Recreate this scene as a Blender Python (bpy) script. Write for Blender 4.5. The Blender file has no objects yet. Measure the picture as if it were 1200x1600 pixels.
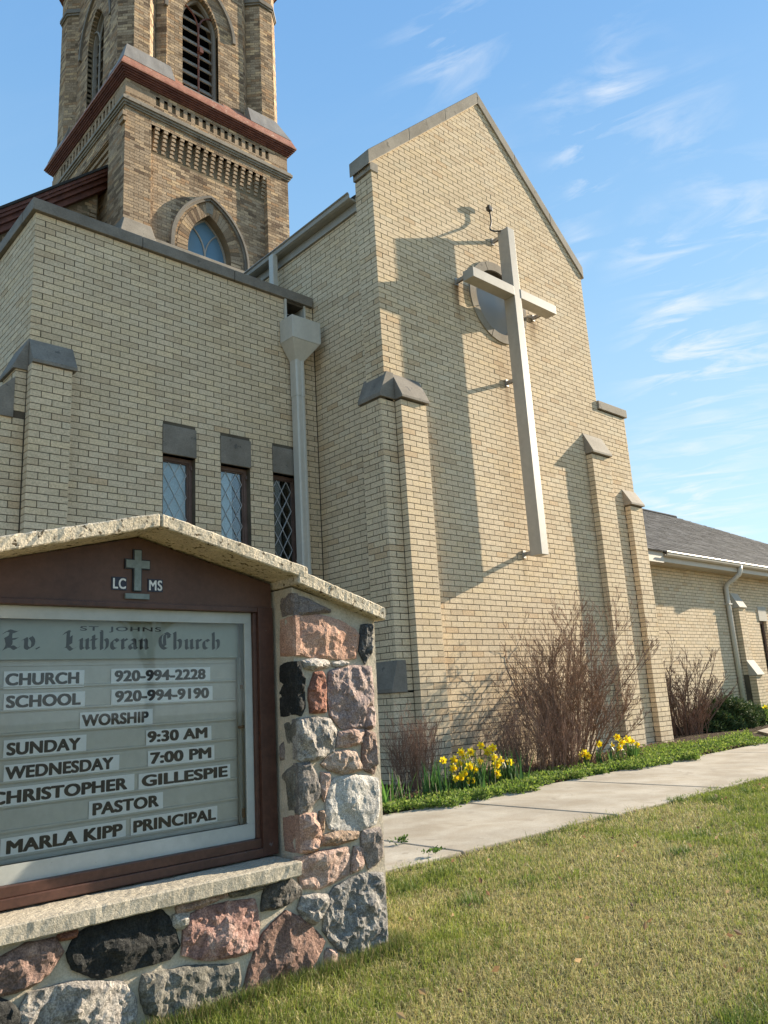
import bpy, bmesh, math, random
import numpy as np
from mathutils import Vector, Matrix, noise as mnoise
from mathutils.geometry import tessellate_polygon, delaunay_2d_cdt

random.seed(11)
RNG = np.random.default_rng(11)
scene = bpy.context.scene
COL = scene.collection

# ------------------------------------------------------------ camera, sky, sun, exposure
CAM_H = 0.86
right = Vector((0.74029582, -0.66974039, -0.05839446))
up = Vector((-0.11312981, -0.20972581, 0.97119346))
fwd = Vector((0.66269431, 0.7123643, 0.23102675))
cam_data = bpy.data.cameras.new("camera")
cam_data.sensor_fit = 'VERTICAL'
cam_data.sensor_height = 24.0
cam_data.lens = 24.0*1240.0/1600.0
cam_data.clip_start = 0.05
cam_data.clip_end = 900.0
cam = bpy.data.objects.new("camera", cam_data)
COL.objects.link(cam)
cam.matrix_world = Matrix(((right.x, up.x, -fwd.x, 0.0), (right.y, up.y, -fwd.y, 0.0), (right.z, up.z, -fwd.z, CAM_H), (0, 0, 0, 1)))
scene.camera = cam

SUN_DIR = Vector((5.54, -1.0, 2.14)).normalized()
SUN_EL = math.asin(SUN_DIR.z)
SUN_AZ = math.atan2(SUN_DIR.x, SUN_DIR.y)
world = bpy.data.worlds.new("World")
scene.world = world
world.use_nodes = True
wn, wl = world.node_tree.nodes, world.node_tree.links
wn.clear()
w_out = wn.new('ShaderNodeOutputWorld')
w_bg = wn.new('ShaderNodeBackground')
w_bg.inputs['Strength'].default_value = 0.15
w_sky = wn.new('ShaderNodeTexSky')
w_sky.sky_type = 'NISHITA'
w_sky.sun_disc = False
w_sky.sun_elevation = SUN_EL
w_sky.sun_rotation = SUN_AZ
w_sky.altitude = 200
w_sky.air_density = 1.0
w_sky.dust_density = 0.2
w_sky.ozone_density = 2.2

def nd(nodes, t, **kw):
    n = nodes.new(t)
    for k, v in kw.items():
        setattr(n, k, v)
    return n

# cirrus: direction projected on a high plane, streaked noise inside a few patches
tc = wn.new('ShaderNodeTexCoord')
sep = wn.new('ShaderNodeSeparateXYZ'); wl.new(tc.outputs['Generated'], sep.inputs[0])
zc = nd(wn, 'ShaderNodeMath', operation='MAXIMUM'); wl.new(sep.outputs['Z'], zc.inputs[0]); zc.inputs[1].default_value = 0.02
za = nd(wn, 'ShaderNodeMath', operation='ADD'); wl.new(zc.outputs[0], za.inputs[0]); za.inputs[1].default_value = 0.12
dx = nd(wn, 'ShaderNodeMath', operation='DIVIDE'); wl.new(sep.outputs['X'], dx.inputs[0]); wl.new(za.outputs[0], dx.inputs[1])
dy = nd(wn, 'ShaderNodeMath', operation='DIVIDE'); wl.new(sep.outputs['Y'], dy.inputs[0]); wl.new(za.outputs[0], dy.inputs[1])
cmb = wn.new('ShaderNodeCombineXYZ'); wl.new(dx.outputs[0], cmb.inputs[0]); wl.new(dy.outputs[0], cmb.inputs[1])
mp = wn.new('ShaderNodeMapping'); wl.new(cmb.outputs[0], mp.inputs['Vector'])
mp.inputs['Rotation'].default_value = (0, 0, math.radians(68))
mp2 = wn.new('ShaderNodeMapping'); wl.new(mp.outputs[0], mp2.inputs['Vector']); mp2.inputs['Scale'].default_value = (1.0, 2.7, 1.0)
n1 = nd(wn, 'ShaderNodeTexNoise'); wl.new(mp2.outputs[0], n1.inputs['Vector'])
n1.inputs['Scale'].default_value = 3.4; n1.inputs['Detail'].default_value = 12; n1.inputs['Roughness'].default_value = 0.62; n1.inputs['Distortion'].default_value = 0.8
r1 = wn.new('ShaderNodeValToRGB'); wl.new(n1.outputs['Fac'], r1.inputs[0])
r1.color_ramp.elements[0].position = 0.47; r1.color_ramp.elements[1].position = 0.74
n2 = nd(wn, 'ShaderNodeTexNoise'); wl.new(cmb.outputs[0], n2.inputs['Vector'])
n2.inputs['Scale'].default_value = 1.25; n2.inputs['Detail'].default_value = 3; n2.inputs['Roughness'].default_value = 0.5
r2 = wn.new('ShaderNodeValToRGB'); wl.new(n2.outputs['Fac'], r2.inputs[0])
r2.color_ramp.elements[0].position = 0.42; r2.color_ramp.elements[1].position = 0.62
cm = nd(wn, 'ShaderNodeMath', operation='MULTIPLY'); wl.new(r1.outputs[0], cm.inputs[0])
# patches of thicker cirrus, each around one direction
CLOUDS = [
    ((0.564, 0.471, 0.678), 0.10, 0.8), ((0.598, 0.407, 0.691), 0.09, 0.5), ((0.672, 0.413, 0.614), 0.05, 0.5),
    ((0.709, 0.343, 0.616), 0.08, 1.1), ((0.715, 0.397, 0.575), 0.07, 1.1), ((0.758, 0.289, 0.585), 0.07, 0.6),
    ((0.821, 0.367, 0.438), 0.09, 0.9), ((0.850, 0.369, 0.376), 0.12, 1.2), ((0.792, 0.395, 0.466), 0.06, 0.5),
    ((0.883, 0.419, 0.209), 0.14, 0.9), ((0.888, 0.354, 0.293), 0.10, 0.6), ((0.737, 0.437, 0.516), 0.05, 0.6),
    ((0.656, 0.499, 0.566), 0.06, 0.35), ((0.683, 0.317, 0.658), 0.08, 0.4), ((0.835, 0.280, 0.473), 0.11, 0.6),
]
acc = None
nrm = nd(wn, 'ShaderNodeVectorMath', operation='NORMALIZE'); wl.new(tc.outputs['Generated'], nrm.inputs[0])
wob = nd(wn, 'ShaderNodeTexNoise'); wl.new(nrm.outputs[0], wob.inputs['Vector'])
wob.inputs['Scale'].default_value = 7.0; wob.inputs['Detail'].default_value = 4
wsub = nd(wn, 'ShaderNodeVectorMath', operation='SUBTRACT'); wl.new(wob.outputs['Color'], wsub.inputs[0]); wsub.inputs[1].default_value = (0.5, 0.5, 0.5)
wsc = nd(wn, 'ShaderNodeVectorMath', operation='SCALE'); wl.new(wsub.outputs[0], wsc.inputs[0]); wsc.inputs['Scale'].default_value = 0.16
wad = nd(wn, 'ShaderNodeVectorMath', operation='ADD'); wl.new(nrm.outputs[0], wad.inputs[0]); wl.new(wsc.outputs[0], wad.inputs[1])
for d, spread, wgt in CLOUDS:
    dist = nd(wn, 'ShaderNodeVectorMath', operation='DISTANCE'); wl.new(wad.outputs[0], dist.inputs[0]); dist.inputs[1].default_value = d
    mr = wn.new('ShaderNodeMapRange'); mr.interpolation_type = 'SMOOTHSTEP'
    wl.new(dist.outputs['Value'], mr.inputs['Value'])
    mr.inputs['From Min'].default_value = spread; mr.inputs['From Max'].default_value = 0.0
    mr.inputs['To Min'].default_value = 0.0; mr.inputs['To Max'].default_value = wgt
    if acc is None:
        acc = mr.outputs[0]
    else:
        mx = nd(wn, 'ShaderNodeMath', operation='MAXIMUM'); wl.new(acc, mx.inputs[0]); wl.new(mr.outputs[0], mx.inputs[1]); acc = mx.outputs[0]
base_c = nd(wn, 'ShaderNodeMath', operation='MULTIPLY_ADD'); wl.new(r2.outputs[0], base_c.inputs[0]); base_c.inputs[1].default_value = 0.04; wl.new(acc, base_c.inputs[2])
wl.new(base_c.outputs[0], cm.inputs[1])
cmin = nd(wn, 'ShaderNodeMath', operation='MINIMUM'); wl.new(cm.outputs[0], cmin.inputs[0]); cmin.inputs[1].default_value = 0.85
mixc = wn.new('ShaderNodeMix'); mixc.data_type = 'RGBA'
wl.new(cmin.outputs[0], mixc.inputs['Factor'])
grad = wn.new('ShaderNodeValToRGB'); wl.new(sep.outputs['Z'], grad.inputs[0])
ge = grad.color_ramp.elements
ge[0].position = 0.0; ge[0].color = (1.25, 1.58, 1.76, 1)
ge[1].position = 0.85; ge[1].color = (0.30, 0.72, 1.46, 1)
for p_, c_ in ((0.22, (0.95, 1.40, 1.72, 1)), (0.45, (0.64, 1.15, 1.66, 1)), (0.66, (0.42, 0.90, 1.57, 1))):
    e_ = ge.new(p_); e_.color = c_
tint = wn.new('ShaderNodeMix'); tint.data_type = 'RGBA'; tint.inputs['Factor'].default_value = 0.90
wl.new(w_sky.outputs[0], tint.inputs['A']); wl.new(grad.outputs[0], tint.inputs['B'])
wl.new(tint.outputs['Result'], mixc.inputs['A'])
mixc.inputs['B'].default_value = (1.95, 2.02, 2.1, 1)
wl.new(mixc.outputs['Result'], w_bg.inputs['Color'])
wl.new(w_bg.outputs[0], w_out.inputs['Surface'])

sun_data = bpy.data.lights.new("sun", 'SUN')
sun_data.energy = 3.9
sun_data.angle = math.radians(0.5)
sun_data.color = (1.0, 0.87, 0.68)
sun = bpy.data.objects.new("sun", sun_data)
COL.objects.link(sun)
sun.rotation_mode = 'QUATERNION'
sun.rotation_quaternion = SUN_DIR.to_track_quat('Z', 'Y')
sun.location = (30, -6, 20)

scene.view_settings.view_transform = 'Standard'
scene.view_settings.look = 'None'
scene.view_settings.exposure = 1.76
scene.view_settings.gamma = 1.0
scene.view_settings.use_curve_mapping = False
scene.render.engine = 'CYCLES'
scene.cycles.max_bounces = 6
scene.cycles.diffuse_bounces = 3
scene.cycles.transparent_max_bounces = 12

# ------------------------------------------------------------ helpers
def tag(o, label=None, cat=None, group=None, kind=None):
    if label: o['label'] = label
    if cat: o['category'] = cat
    if group: o['group'] = group
    if kind: o['kind'] = kind
    return o

def empty(name, loc=(0, 0, 0), label=None, cat=None, group=None, rz=0.0):
    o = bpy.data.objects.new(name, None)
    COL.objects.link(o); o.location = loc; o.rotation_euler = (0, 0, rz)
    o.empty_display_size = 0.1
    return tag(o, label, cat, group)

def link(name, me, parent=None, m=None):
    o = bpy.data.objects.new(name, me)
    COL.objects.link(o)
    if parent is not None:
        o.parent = parent
        p = parent; off = Vector((0, 0, 0))
        while p is not None:
            off = off + Vector(p.location); p = p.parent
        o.location = -off
    if m is not None:
        me.materials.clear(); me.materials.append(m)
    return o

class MB:
    """collects faces, builds one mesh object in world coordinates"""
    def __init__(s): s.v = []; s.f = []; s.c = None
    def add(s, vs, fs):
        b = len(s.v); s.v += [tuple(v) for v in vs]; s.f += [tuple(b+i for i in f) for f in fs]; return s
    def box(s, x0, x1, y0, y1, z0, z1):
        return s.add([(x0,y0,z0),(x1,y0,z0),(x1,y1,z0),(x0,y1,z0),(x0,y0,z1),(x1,y0,z1),(x1,y1,z1),(x0,y1,z1)],
            [(3,2,1,0),(4,5,6,7),(0,1,5,4),(1,2,6,5),(2,3,7,6),(3,0,4,7)])
    def hexa(s, p):   # 8 points: bottom 4 ccw, top 4 ccw
        return s.add(p, [(3,2,1,0),(4,5,6,7),(0,1,5,4),(1,2,6,5),(2,3,7,6),(3,0,4,7)])
    def prism(s, poly, a, b, plane='xz'):
        """extrude a 2-D polygon between a and b along the missing axis"""
        n = len(poly)
        def P(p, t):
            return (p[0], t, p[1]) if plane == 'xz' else ((t, p[0], p[1]) if plane == 'yz' else (p[0], p[1], t))
        vs = [P(p, a) for p in poly] + [P(p, b) for p in poly]
        tri = tessellate_polygon([[Vector((p[0], p[1], 0)) for p in poly]])
        fs = [tuple(t) for t in tri] + [tuple(n+i for i in reversed(t)) for t in tri]
        fs += [(i, (i+1) % n, n+(i+1) % n, n+i) for i in range(n)]
        return s.add(vs, fs)
    def holed(s, outer, holes, a, b, plane='xz'):
        loops = [outer] + holes
        pts = [p for l in loops for p in l]; n = len(pts)
        def P(p, t):
            return (p[0], t, p[1]) if plane == 'xz' else ((t, p[0], p[1]) if plane == 'yz' else (p[0], p[1], t))
        tri = tessellate_polygon([[Vector((p[0], p[1], 0)) for p in l] for l in loops])
        vs = [P(p, a) for p in pts] + [P(p, b) for p in pts]
        fs = [tuple(t) for t in tri] + [tuple(n+i for i in reversed(t)) for t in tri]
        k = 0
        for l in loops:
            m_ = len(l)
            fs += [(k+i, k+(i+1) % m_, n+k+(i+1) % m_, n+k+i) for i in range(m_)]
            k += m_
        return s.add(vs, fs)
    def tube(s, path, radii, sides=6, caps=True):
        path = [Vector(p) for p in path]; b = len(s.v); n = len(path)
        if not hasattr(radii, '__len__'): radii = [radii]*n
        d0 = (path[1]-path[0]).normalized()
        ref = Vector((0, 0, 1)) if abs(d0.z) < 0.9 else Vector((1, 0, 0))
        side = d0.cross(ref).normalized()
        for i, p in enumerate(path):
            d = (path[min(i+1, n-1)]-path[max(i-1, 0)])
            d = d.normalized() if d.length > 1e-9 else d0
            side = (side - d*side.dot(d)).normalized(); up2 = d.cross(side)
            for k in range(sides):
                a = 2*math.pi*k/sides
                q = p + (side*math.cos(a)+up2*math.sin(a))*radii[i]
                s.v.append((q.x, q.y, q.z))
        for i in range(n-1):
            for k in range(sides):
                k2 = (k+1) % sides
                s.f.append((b+i*sides+k, b+i*sides+k2, b+(i+1)*sides+k2, b+(i+1)*sides+k))
        if caps:
            s.f.append(tuple(b+k for k in reversed(range(sides)))); s.f.append(tuple(b+(n-1)*sides+k for k in range(sides)))
        return s
    def mesh(s, name, m=None, bevel=0.0, smooth=False):
        me = bpy.data.meshes.new(name); me.from_pydata(s.v, [], s.f); me.update()
        bm = bmesh.new(); bm.from_mesh(me)
        bmesh.ops.recalc_face_normals(bm, faces=bm.faces)
        if bevel > 0:
            bmesh.ops.remove_doubles(bm, verts=bm.verts, dist=1e-5)
            es = [e for e in bm.edges if e.is_manifold and e.calc_face_angle(0) > 0.5]
            bmesh.ops.bevel(bm, geom=es, offset=bevel, segments=2, affect='EDGES', profile=0.6)
        bm.to_mesh(me); bm.free()
        if m is not None: me.materials.append(m)
        if smooth:
            for p in me.polygons: p.use_smooth = True
        return me
    def build(s, name, m, parent=None, bevel=0.0, smooth=False, label=None):
        o = link(name, s.mesh(name, m, bevel, smooth), parent)
        if label: o['label'] = label
        return o

def raw_mesh(name, V, F, m=None, colors=None, smooth=False):
    """numpy verts (n,3), quads or tris (k,3|4), optional per-vertex rgb"""
    me = bpy.data.meshes.new(name)
    V = np.asarray(V, np.float32); F = np.asarray(F, np.int32)
    me.vertices.add(len(V)); me.vertices.foreach_set('co', V.ravel())
    k = F.shape[1]
    me.loops.add(F.size); me.loops.foreach_set('vertex_index', F.ravel())
    me.polygons.add(len(F)); me.polygons.foreach_set('loop_start', np.arange(0, F.size, k, dtype=np.int32))
    me.update(calc_edges=True)
    if colors is not None:
        at = me.color_attributes.new('Col', 'FLOAT_COLOR', 'POINT')
        c4 = np.ones((len(V), 4), np.float32); c4[:, :3] = colors
        at.data.foreach_set('color', c4.ravel())
    me.polygons.foreach_set('use_smooth', np.full(len(F), bool(smooth)))
    if m is not None: me.materials.append(m)
    return me

# ------------------------------------------------------------ materials
def new_mat(name):
    m = bpy.data.materials.new(name); m.use_nodes = True
    n = m.node_tree.nodes; l = m.node_tree.links
    return m, n, l, n['Principled BSDF']

def noise_node(n, l, vec, scale, detail=4, rough=0.55, dist=0.0):
    t = n.new('ShaderNodeTexNoise'); l.new(vec, t.inputs['Vector'])
    t.inputs['Scale'].default_value = scale; t.inputs['Detail'].default_value = detail
    t.inputs['Roughness'].default_value = rough; t.inputs['Distortion'].default_value = dist
    return t

def ramp(n, l, fac, stops):
    r = n.new('ShaderNodeValToRGB'); l.new(fac, r.inputs[0])
    e = r.color_ramp.elements
    while len(e) < len(stops): e.new(0.5)
    for i, (p, c) in enumerate(stops):
        e[i].position = p; e[i].color = (*c, 1) if len(c) == 3 else c
    return r

def mixrgb(n, l, fac, a, b, mode='MIX'):
    x = n.new('ShaderNodeMix'); x.data_type = 'RGBA'; x.blend_type = mode
    for key, v in (('Factor', fac), ('A', a), ('B', b)):
        if isinstance(v, (int, float)): x.inputs[key].default_value = v
        elif isinstance(v, tuple): x.inputs[key].default_value = (*v, 1) if len(v) == 3 else v
        else: l.new(v, x.inputs[key])
    return x.outputs['Result']

def surf_mat(name, c1, c2, scale=3.0, rough=0.85, fine=60.0, fine_amt=0.15, bump=0.3, bump_scale=40.0, bump_dist=0.002, attr=False,
             spots=None, metallic=0.0, spec=0.4, streak=False, obj_coords=False, macro=None, mid=0.5, width=0.35):
    m, n, l, b = new_mat(name)
    if obj_coords:
        vec = n.new('ShaderNodeTexCoord').outputs['Object']
    else:
        vec = n.new('ShaderNodeNewGeometry').outputs['Position']
    v2 = vec
    if streak:
        mp_ = n.new('ShaderNodeMapping'); l.new(vec, mp_.inputs['Vector']); mp_.inputs['Scale'].default_value = (1, 1, 0.15); v2 = mp_.outputs[0]
    a = noise_node(n, l, v2, scale, 6, 0.6)
    r = ramp(n, l, a.outputs['Fac'], [(mid-width/2, c1), (mid+width/2, c2)])
    col = r.outputs[0]
    if attr:
        at = n.new('ShaderNodeAttribute'); at.attribute_name = 'Col'
        col = mixrgb(n, l, 1.0, col, at.outputs['Color'], 'MULTIPLY')
    if macro:
        mn_ = noise_node(n, l, vec, macro[0], 5, 0.6, 0.4)
        mr_ = ramp(n, l, mn_.outputs['Fac'], [(0.35, macro[1]), (0.65, (1.0, 1.0, 1.0))])
        col = mixrgb(n, l, 1.0, col, mr_.outputs[0], 'MULTIPLY')
    f = noise_node(n, l, vec, fine, 3, 0.7)
    fr = ramp(n, l, f.outputs['Fac'], [(0.3, (1-fine_amt,)*3), (0.7, (1+fine_amt,)*3)])
    col = mixrgb(n, l, 1.0, col, fr.outputs[0], 'MULTIPLY')
    if spots:
        sc, thr, sc_col = spots
        s_ = noise_node(n, l, vec, sc, 4, 0.65)
        sr = ramp(n, l, s_.outputs['Fac'], [(thr, (0, 0, 0)), (thr+0.06, (1, 1, 1))])
        col = mixrgb(n, l, sr.outputs[0], col, sc_col)
    l.new(col, b.inputs['Base Color'])
    b.inputs['Roughness'].default_value = rough
    b.inputs['Metallic'].default_value = metallic
    b.inputs['Specular IOR Level'].default_value = spec
    if bump > 0:
        bn = noise_node(n, l, vec, bump_scale, 6, 0.65)
        bp_ = n.new('ShaderNodeBump'); l.new(bn.outputs['Fac'], bp_.inputs['Height'])
        bp_.inputs['Strength'].default_value = bump; bp_.inputs['Distance'].default_value = bump_dist
        l.new(bp_.outputs[0], b.inputs['Normal'])
    return m

M = {}
M['brick'] = surf_mat('cream_brick', (0.65,0.52,0.36), (0.695,0.565,0.40), macro=(0.9, (0.94,0.915,0.87)), scale=7, rough=0.9, fine=55, fine_amt=0.22, bump=0.45, bump_scale=26, bump_dist=0.003, attr=True,
                      spots=(24, 0.70, (0.22,0.17,0.10)), spec=0.2)
# rust and damp stains below the brackets of the cross
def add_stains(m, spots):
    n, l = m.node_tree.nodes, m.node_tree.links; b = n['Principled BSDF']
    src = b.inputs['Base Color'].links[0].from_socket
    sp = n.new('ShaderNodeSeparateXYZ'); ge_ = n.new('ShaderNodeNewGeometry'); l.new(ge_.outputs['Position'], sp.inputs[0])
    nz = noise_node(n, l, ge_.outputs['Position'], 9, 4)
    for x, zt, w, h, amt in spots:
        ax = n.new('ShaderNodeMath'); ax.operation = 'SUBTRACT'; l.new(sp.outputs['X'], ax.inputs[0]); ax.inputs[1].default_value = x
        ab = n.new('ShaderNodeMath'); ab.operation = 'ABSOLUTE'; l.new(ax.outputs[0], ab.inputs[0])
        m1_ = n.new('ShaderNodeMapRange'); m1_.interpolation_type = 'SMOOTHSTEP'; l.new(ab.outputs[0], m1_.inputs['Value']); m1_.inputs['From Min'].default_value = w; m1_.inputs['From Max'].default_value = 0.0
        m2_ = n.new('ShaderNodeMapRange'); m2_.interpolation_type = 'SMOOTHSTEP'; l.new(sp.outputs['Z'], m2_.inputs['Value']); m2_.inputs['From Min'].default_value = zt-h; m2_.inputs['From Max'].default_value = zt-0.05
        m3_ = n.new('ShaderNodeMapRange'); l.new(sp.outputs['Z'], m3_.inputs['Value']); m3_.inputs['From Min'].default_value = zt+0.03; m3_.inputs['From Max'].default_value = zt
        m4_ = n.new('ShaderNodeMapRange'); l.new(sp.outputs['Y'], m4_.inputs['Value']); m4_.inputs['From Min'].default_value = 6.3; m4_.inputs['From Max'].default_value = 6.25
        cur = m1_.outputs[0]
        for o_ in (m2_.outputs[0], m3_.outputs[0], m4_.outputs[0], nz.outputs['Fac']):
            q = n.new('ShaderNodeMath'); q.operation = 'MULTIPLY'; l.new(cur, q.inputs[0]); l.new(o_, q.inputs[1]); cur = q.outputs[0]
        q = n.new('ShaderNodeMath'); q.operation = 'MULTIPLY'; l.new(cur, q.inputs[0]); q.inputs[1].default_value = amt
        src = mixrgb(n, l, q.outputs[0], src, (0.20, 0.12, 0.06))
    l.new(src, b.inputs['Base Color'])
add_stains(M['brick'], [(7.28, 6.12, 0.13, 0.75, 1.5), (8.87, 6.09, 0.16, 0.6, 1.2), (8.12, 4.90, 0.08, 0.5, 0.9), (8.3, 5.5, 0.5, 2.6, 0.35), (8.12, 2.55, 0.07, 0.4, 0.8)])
M['mortar'] = surf_mat('dark_mortar', (0.085,0.068,0.05), (0.14,0.115,0.083), scale=4, fine=120, rough=0.95, bump=0.4, spec=0.1)
M['old_brick'] = surf_mat('old_cream_brick', (0.36,0.27,0.185), (0.46,0.355,0.25), macro=(0.8, (0.80,0.76,0.72)), scale=5, rough=0.92, fine=40, fine_amt=0.3, bump=0.7, bump_scale=30, bump_dist=0.006, attr=True,
                          spots=(1.6, 0.66, (0.17,0.135,0.09)), spec=0.15)
M['old_mortar'] = surf_mat('old_mortar', (0.16,0.125,0.08), (0.26,0.20,0.13), scale=3, fine=80, rough=0.95, bump=0.4, spec=0.1)
M['coping'] = surf_mat('grey_limestone', (0.22,0.19,0.15), (0.33,0.29,0.235), scale=3.0, rough=0.85, fine=50, bump=0.35, spots=(5, 0.62, (0.15,0.13,0.105)), spec=0.3)
M['dark_stone'] = surf_mat('weathered_grey_stone', (0.165,0.142,0.115), (0.25,0.22,0.182), scale=4, rough=0.8, fine=60, bump=0.3, spots=(7, 0.62, (0.11,0.10,0.088)), spec=0.35)
M['light_stone'] = surf_mat('pale_limestone', (0.42,0.39,0.33), (0.5,0.46,0.39), scale=4, rough=0.85, fine=50, bump=0.3)
M['copper'] = surf_mat('weathered_copper_red_paint', (0.26,0.095,0.055), (0.40,0.20,0.13), scale=5, rough=0.6, fine=25, fine_amt=0.25, bump=0.3, spots=(9, 0.62, (0.5,0.36,0.27)), spec=0.4)
M['copper_dark'] = surf_mat('dark_red_paint', (0.10,0.032,0.02), (0.19,0.07,0.045), scale=6, rough=0.6, fine=25, bump=0.2)
M['lead'] = surf_mat('grey_lead_sheet', (0.20,0.18,0.155), (0.30,0.275,0.24), scale=5, rough=0.5, fine=40, bump=0.15, streak=True, spec=0.5)
M['louver'] = surf_mat('grey_louver_wood', (0.24,0.21,0.18), (0.34,0.305,0.26), scale=5, rough=0.85, fine=60, bump=0.3, streak=True)
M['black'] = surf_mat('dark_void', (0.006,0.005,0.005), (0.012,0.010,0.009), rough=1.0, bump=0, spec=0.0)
M['white_metal'] = surf_mat('pale_painted_metal', (0.50,0.47,0.41), (0.60,0.57,0.50), scale=3, rough=0.42, fine=20, fine_amt=0.05, bump=0.05, spec=0.5, streak=True)
M['grey_metal'] = surf_mat('grey_beige_gutter_metal', (0.27,0.255,0.22), (0.34,0.32,0.28), scale=3, rough=0.4, fine=20, fine_amt=0.05, bump=0.05, spec=0.5)
M['beige_metal'] = surf_mat('beige_trim_metal', (0.46,0.39,0.30), (0.52,0.45,0.36), scale=3, rough=0.45, fine=20, fine_amt=0.05, bump=0.05)
M['cross_paint'] = surf_mat('pale_painted_cross_metal', (0.35,0.32,0.275), (0.43,0.40,0.345), scale=2.5, rough=0.5, fine=14, fine_amt=0.06, bump=0.06, streak=True)
M['steel'] = surf_mat('galvanised_steel', (0.33,0.31,0.29), (0.45,0.43,0.40), scale=12, rough=0.45, fine=50, bump=0.1, metallic=0.4)
M['rust'] = surf_mat('rusty_bracket', (0.14,0.07,0.04), (0.26,0.16,0.10), scale=20, rough=0.8, fine=60, bump=0.3)
M['dark_plastic'] = surf_mat('dark_bronze_lamp_housing', (0.03,0.028,0.025), (0.05,0.045,0.04), rough=0.5, bump=0.05)
M['window_frame'] = surf_mat('brown_window_frame', (0.12,0.075,0.062), (0.17,0.11,0.09), scale=8, rough=0.5, fine=40, bump=0.1)
M['came'] = surf_mat('pale_lead_came', (0.42,0.43,0.44), (0.52,0.53,0.54), rough=0.5, bump=0)
M['blind'] = surf_mat('pale_blue_blind', (0.46,0.52,0.60), (0.54,0.60,0.68), scale=6, rough=0.7, bump=0.05)
M['brown_wood'] = surf_mat('brown_painted_wood', (0.06,0.027,0.019), (0.095,0.043,0.03), scale=6, rough=0.42, fine=50, fine_amt=0.2, bump=0.25, bump_scale=60, bump_dist=0.001,
                           spots=(13, 0.69, (0.20,0.19,0.19)))
M['brown_board'] = surf_mat('brown_weathered_board', (0.08,0.038,0.026), (0.125,0.062,0.042), scale=3.5, rough=0.5, fine=40, fine_amt=0.15, bump=0.2, spots=(4.2, 0.63, (0.085,0.07,0.065)))
M['white_frame'] = surf_mat('white_aluminium_frame', (0.37,0.385,0.36), (0.45,0.465,0.44), scale=5, rough=0.35, fine=30, fine_amt=0.06, bump=0.05, spots=(22, 0.72, (0.2,0.21,0.19)))
M['board_slat'] = surf_mat('grey_green_letter_board', (0.53,0.53,0.485), (0.61,0.61,0.56), scale=3, rough=0.45, fine=30, fine_amt=0.06, bump=0.06, streak=True)
M['header_panel'] = surf_mat('green_header_panel', (0.36,0.40,0.35), (0.42,0.46,0.41), scale=3, rough=0.4, fine=30, fine_amt=0.05, bump=0.03)
M['strip'] = surf_mat('white_letter_strip', (0.90,0.93,0.94), (0.93,0.95,0.96), rough=0.35, fine=30, fine_amt=0.03, bump=0)
M['ink'] = surf_mat('black_ink', (0.012,0.014,0.018), (0.02,0.022,0.028), rough=0.4, bump=0)
M['faded_ink'] = surf_mat('faded_black_paint', (0.004,0.007,0.007), (0.012,0.018,0.016), scale=30, rough=0.5, bump=0)
M['navy'] = surf_mat('navy_decal', (0.012,0.016,0.035), (0.018,0.022,0.045), rough=0.4, bump=0)
M['white_ink'] = surf_mat('white_lettering', (0.68,0.68,0.68), (0.76,0.76,0.76), rough=0.4, bump=0)
M['emblem'] = surf_mat('grey_blue_emblem', (0.17,0.21,0.21), (0.23,0.275,0.27), scale=20, rough=0.45, bump=0.05)
M['concrete_cap'] = surf_mat('pitted_aggregate_concrete', (0.50,0.43,0.32), (0.63,0.55,0.425), scale=9, rough=0.95, fine=130, fine_amt=0.3, bump=1.0, bump_scale=95, bump_dist=0.006,
                             spots=(46, 0.57, (0.10,0.075,0.045)), spec=0.1)  # dark pits drawn as colour spots
M['sill'] = surf_mat('rough_concrete_sill', (0.36,0.32,0.25), (0.47,0.42,0.335), scale=8, rough=0.95, fine=170, fine_amt=0.28, bump=0.9, bump_scale=120, bump_dist=0.004, spec=0.1, spots=(110, 0.66, (0.16,0.14,0.11)))
M['stone_mortar'] = surf_mat('pale_rubble_mortar', (0.42,0.365,0.28), (0.56,0.49,0.385), scale=12, rough=0.95, fine=160, fine_amt=0.2, bump=0.8, bump_scale=80, bump_dist=0.005, spec=0.1)
M['sidewalk'] = surf_mat('weathered_concrete_walk', (0.34,0.30,0.24), (0.46,0.415,0.34), macro=(3.1, (0.80,0.76,0.71)), scale=1.7, rough=0.92, fine=110, fine_amt=0.14, bump=0.35, bump_scale=90, bump_dist=0.003, spots=(4.5, 0.60, (0.30,0.26,0.205)), spec=0.15)
M['soil'] = surf_mat('dark_mulch_soil', (0.035,0.024,0.016), (0.085,0.06,0.04), scale=20, rough=1.0, fine=120, fine_amt=0.4, bump=1.0, bump_scale=60, bump_dist=0.03, spec=0.05)
M['thatch'] = surf_mat('lawn_soil_and_thatch', (0.15,0.135,0.058), (0.25,0.215,0.11), scale=1.6, rough=1.0, fine=90, fine_amt=0.5, bump=1.0, bump_scale=120, bump_dist=0.02, spec=0.05)
M['shingle'] = surf_mat('grey_asphalt_shingle', (0.055,0.055,0.057), (0.095,0.094,0.094), scale=3, rough=0.95, fine=60, fine_amt=0.4, bump=0.5, bump_scale=120, bump_dist=0.004, attr=True, spec=0.1)
M['twig'] = surf_mat('brown_twig_bark', (0.17,0.105,0.07), (0.33,0.215,0.145), scale=9, rough=0.9, fine=60, bump=0.2, spec=0.15)
M['red_twig'] = surf_mat('reddish_twig_bark', (0.19,0.11,0.075), (0.33,0.205,0.145), scale=9, rough=0.9, fine=60, bump=0.2, spec=0.15)
M['dark_twig'] = surf_mat('dark_branch_bark', (0.13,0.09,0.068), (0.22,0.155,0.115), scale=9, rough=0.9, fine=60, bump=0.3, spec=0.15)
M['roof_deck'] = surf_mat('dark_roofing', (0.03,0.028,0.026), (0.05,0.046,0.042), rough=0.9, bump=0.1)
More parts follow.
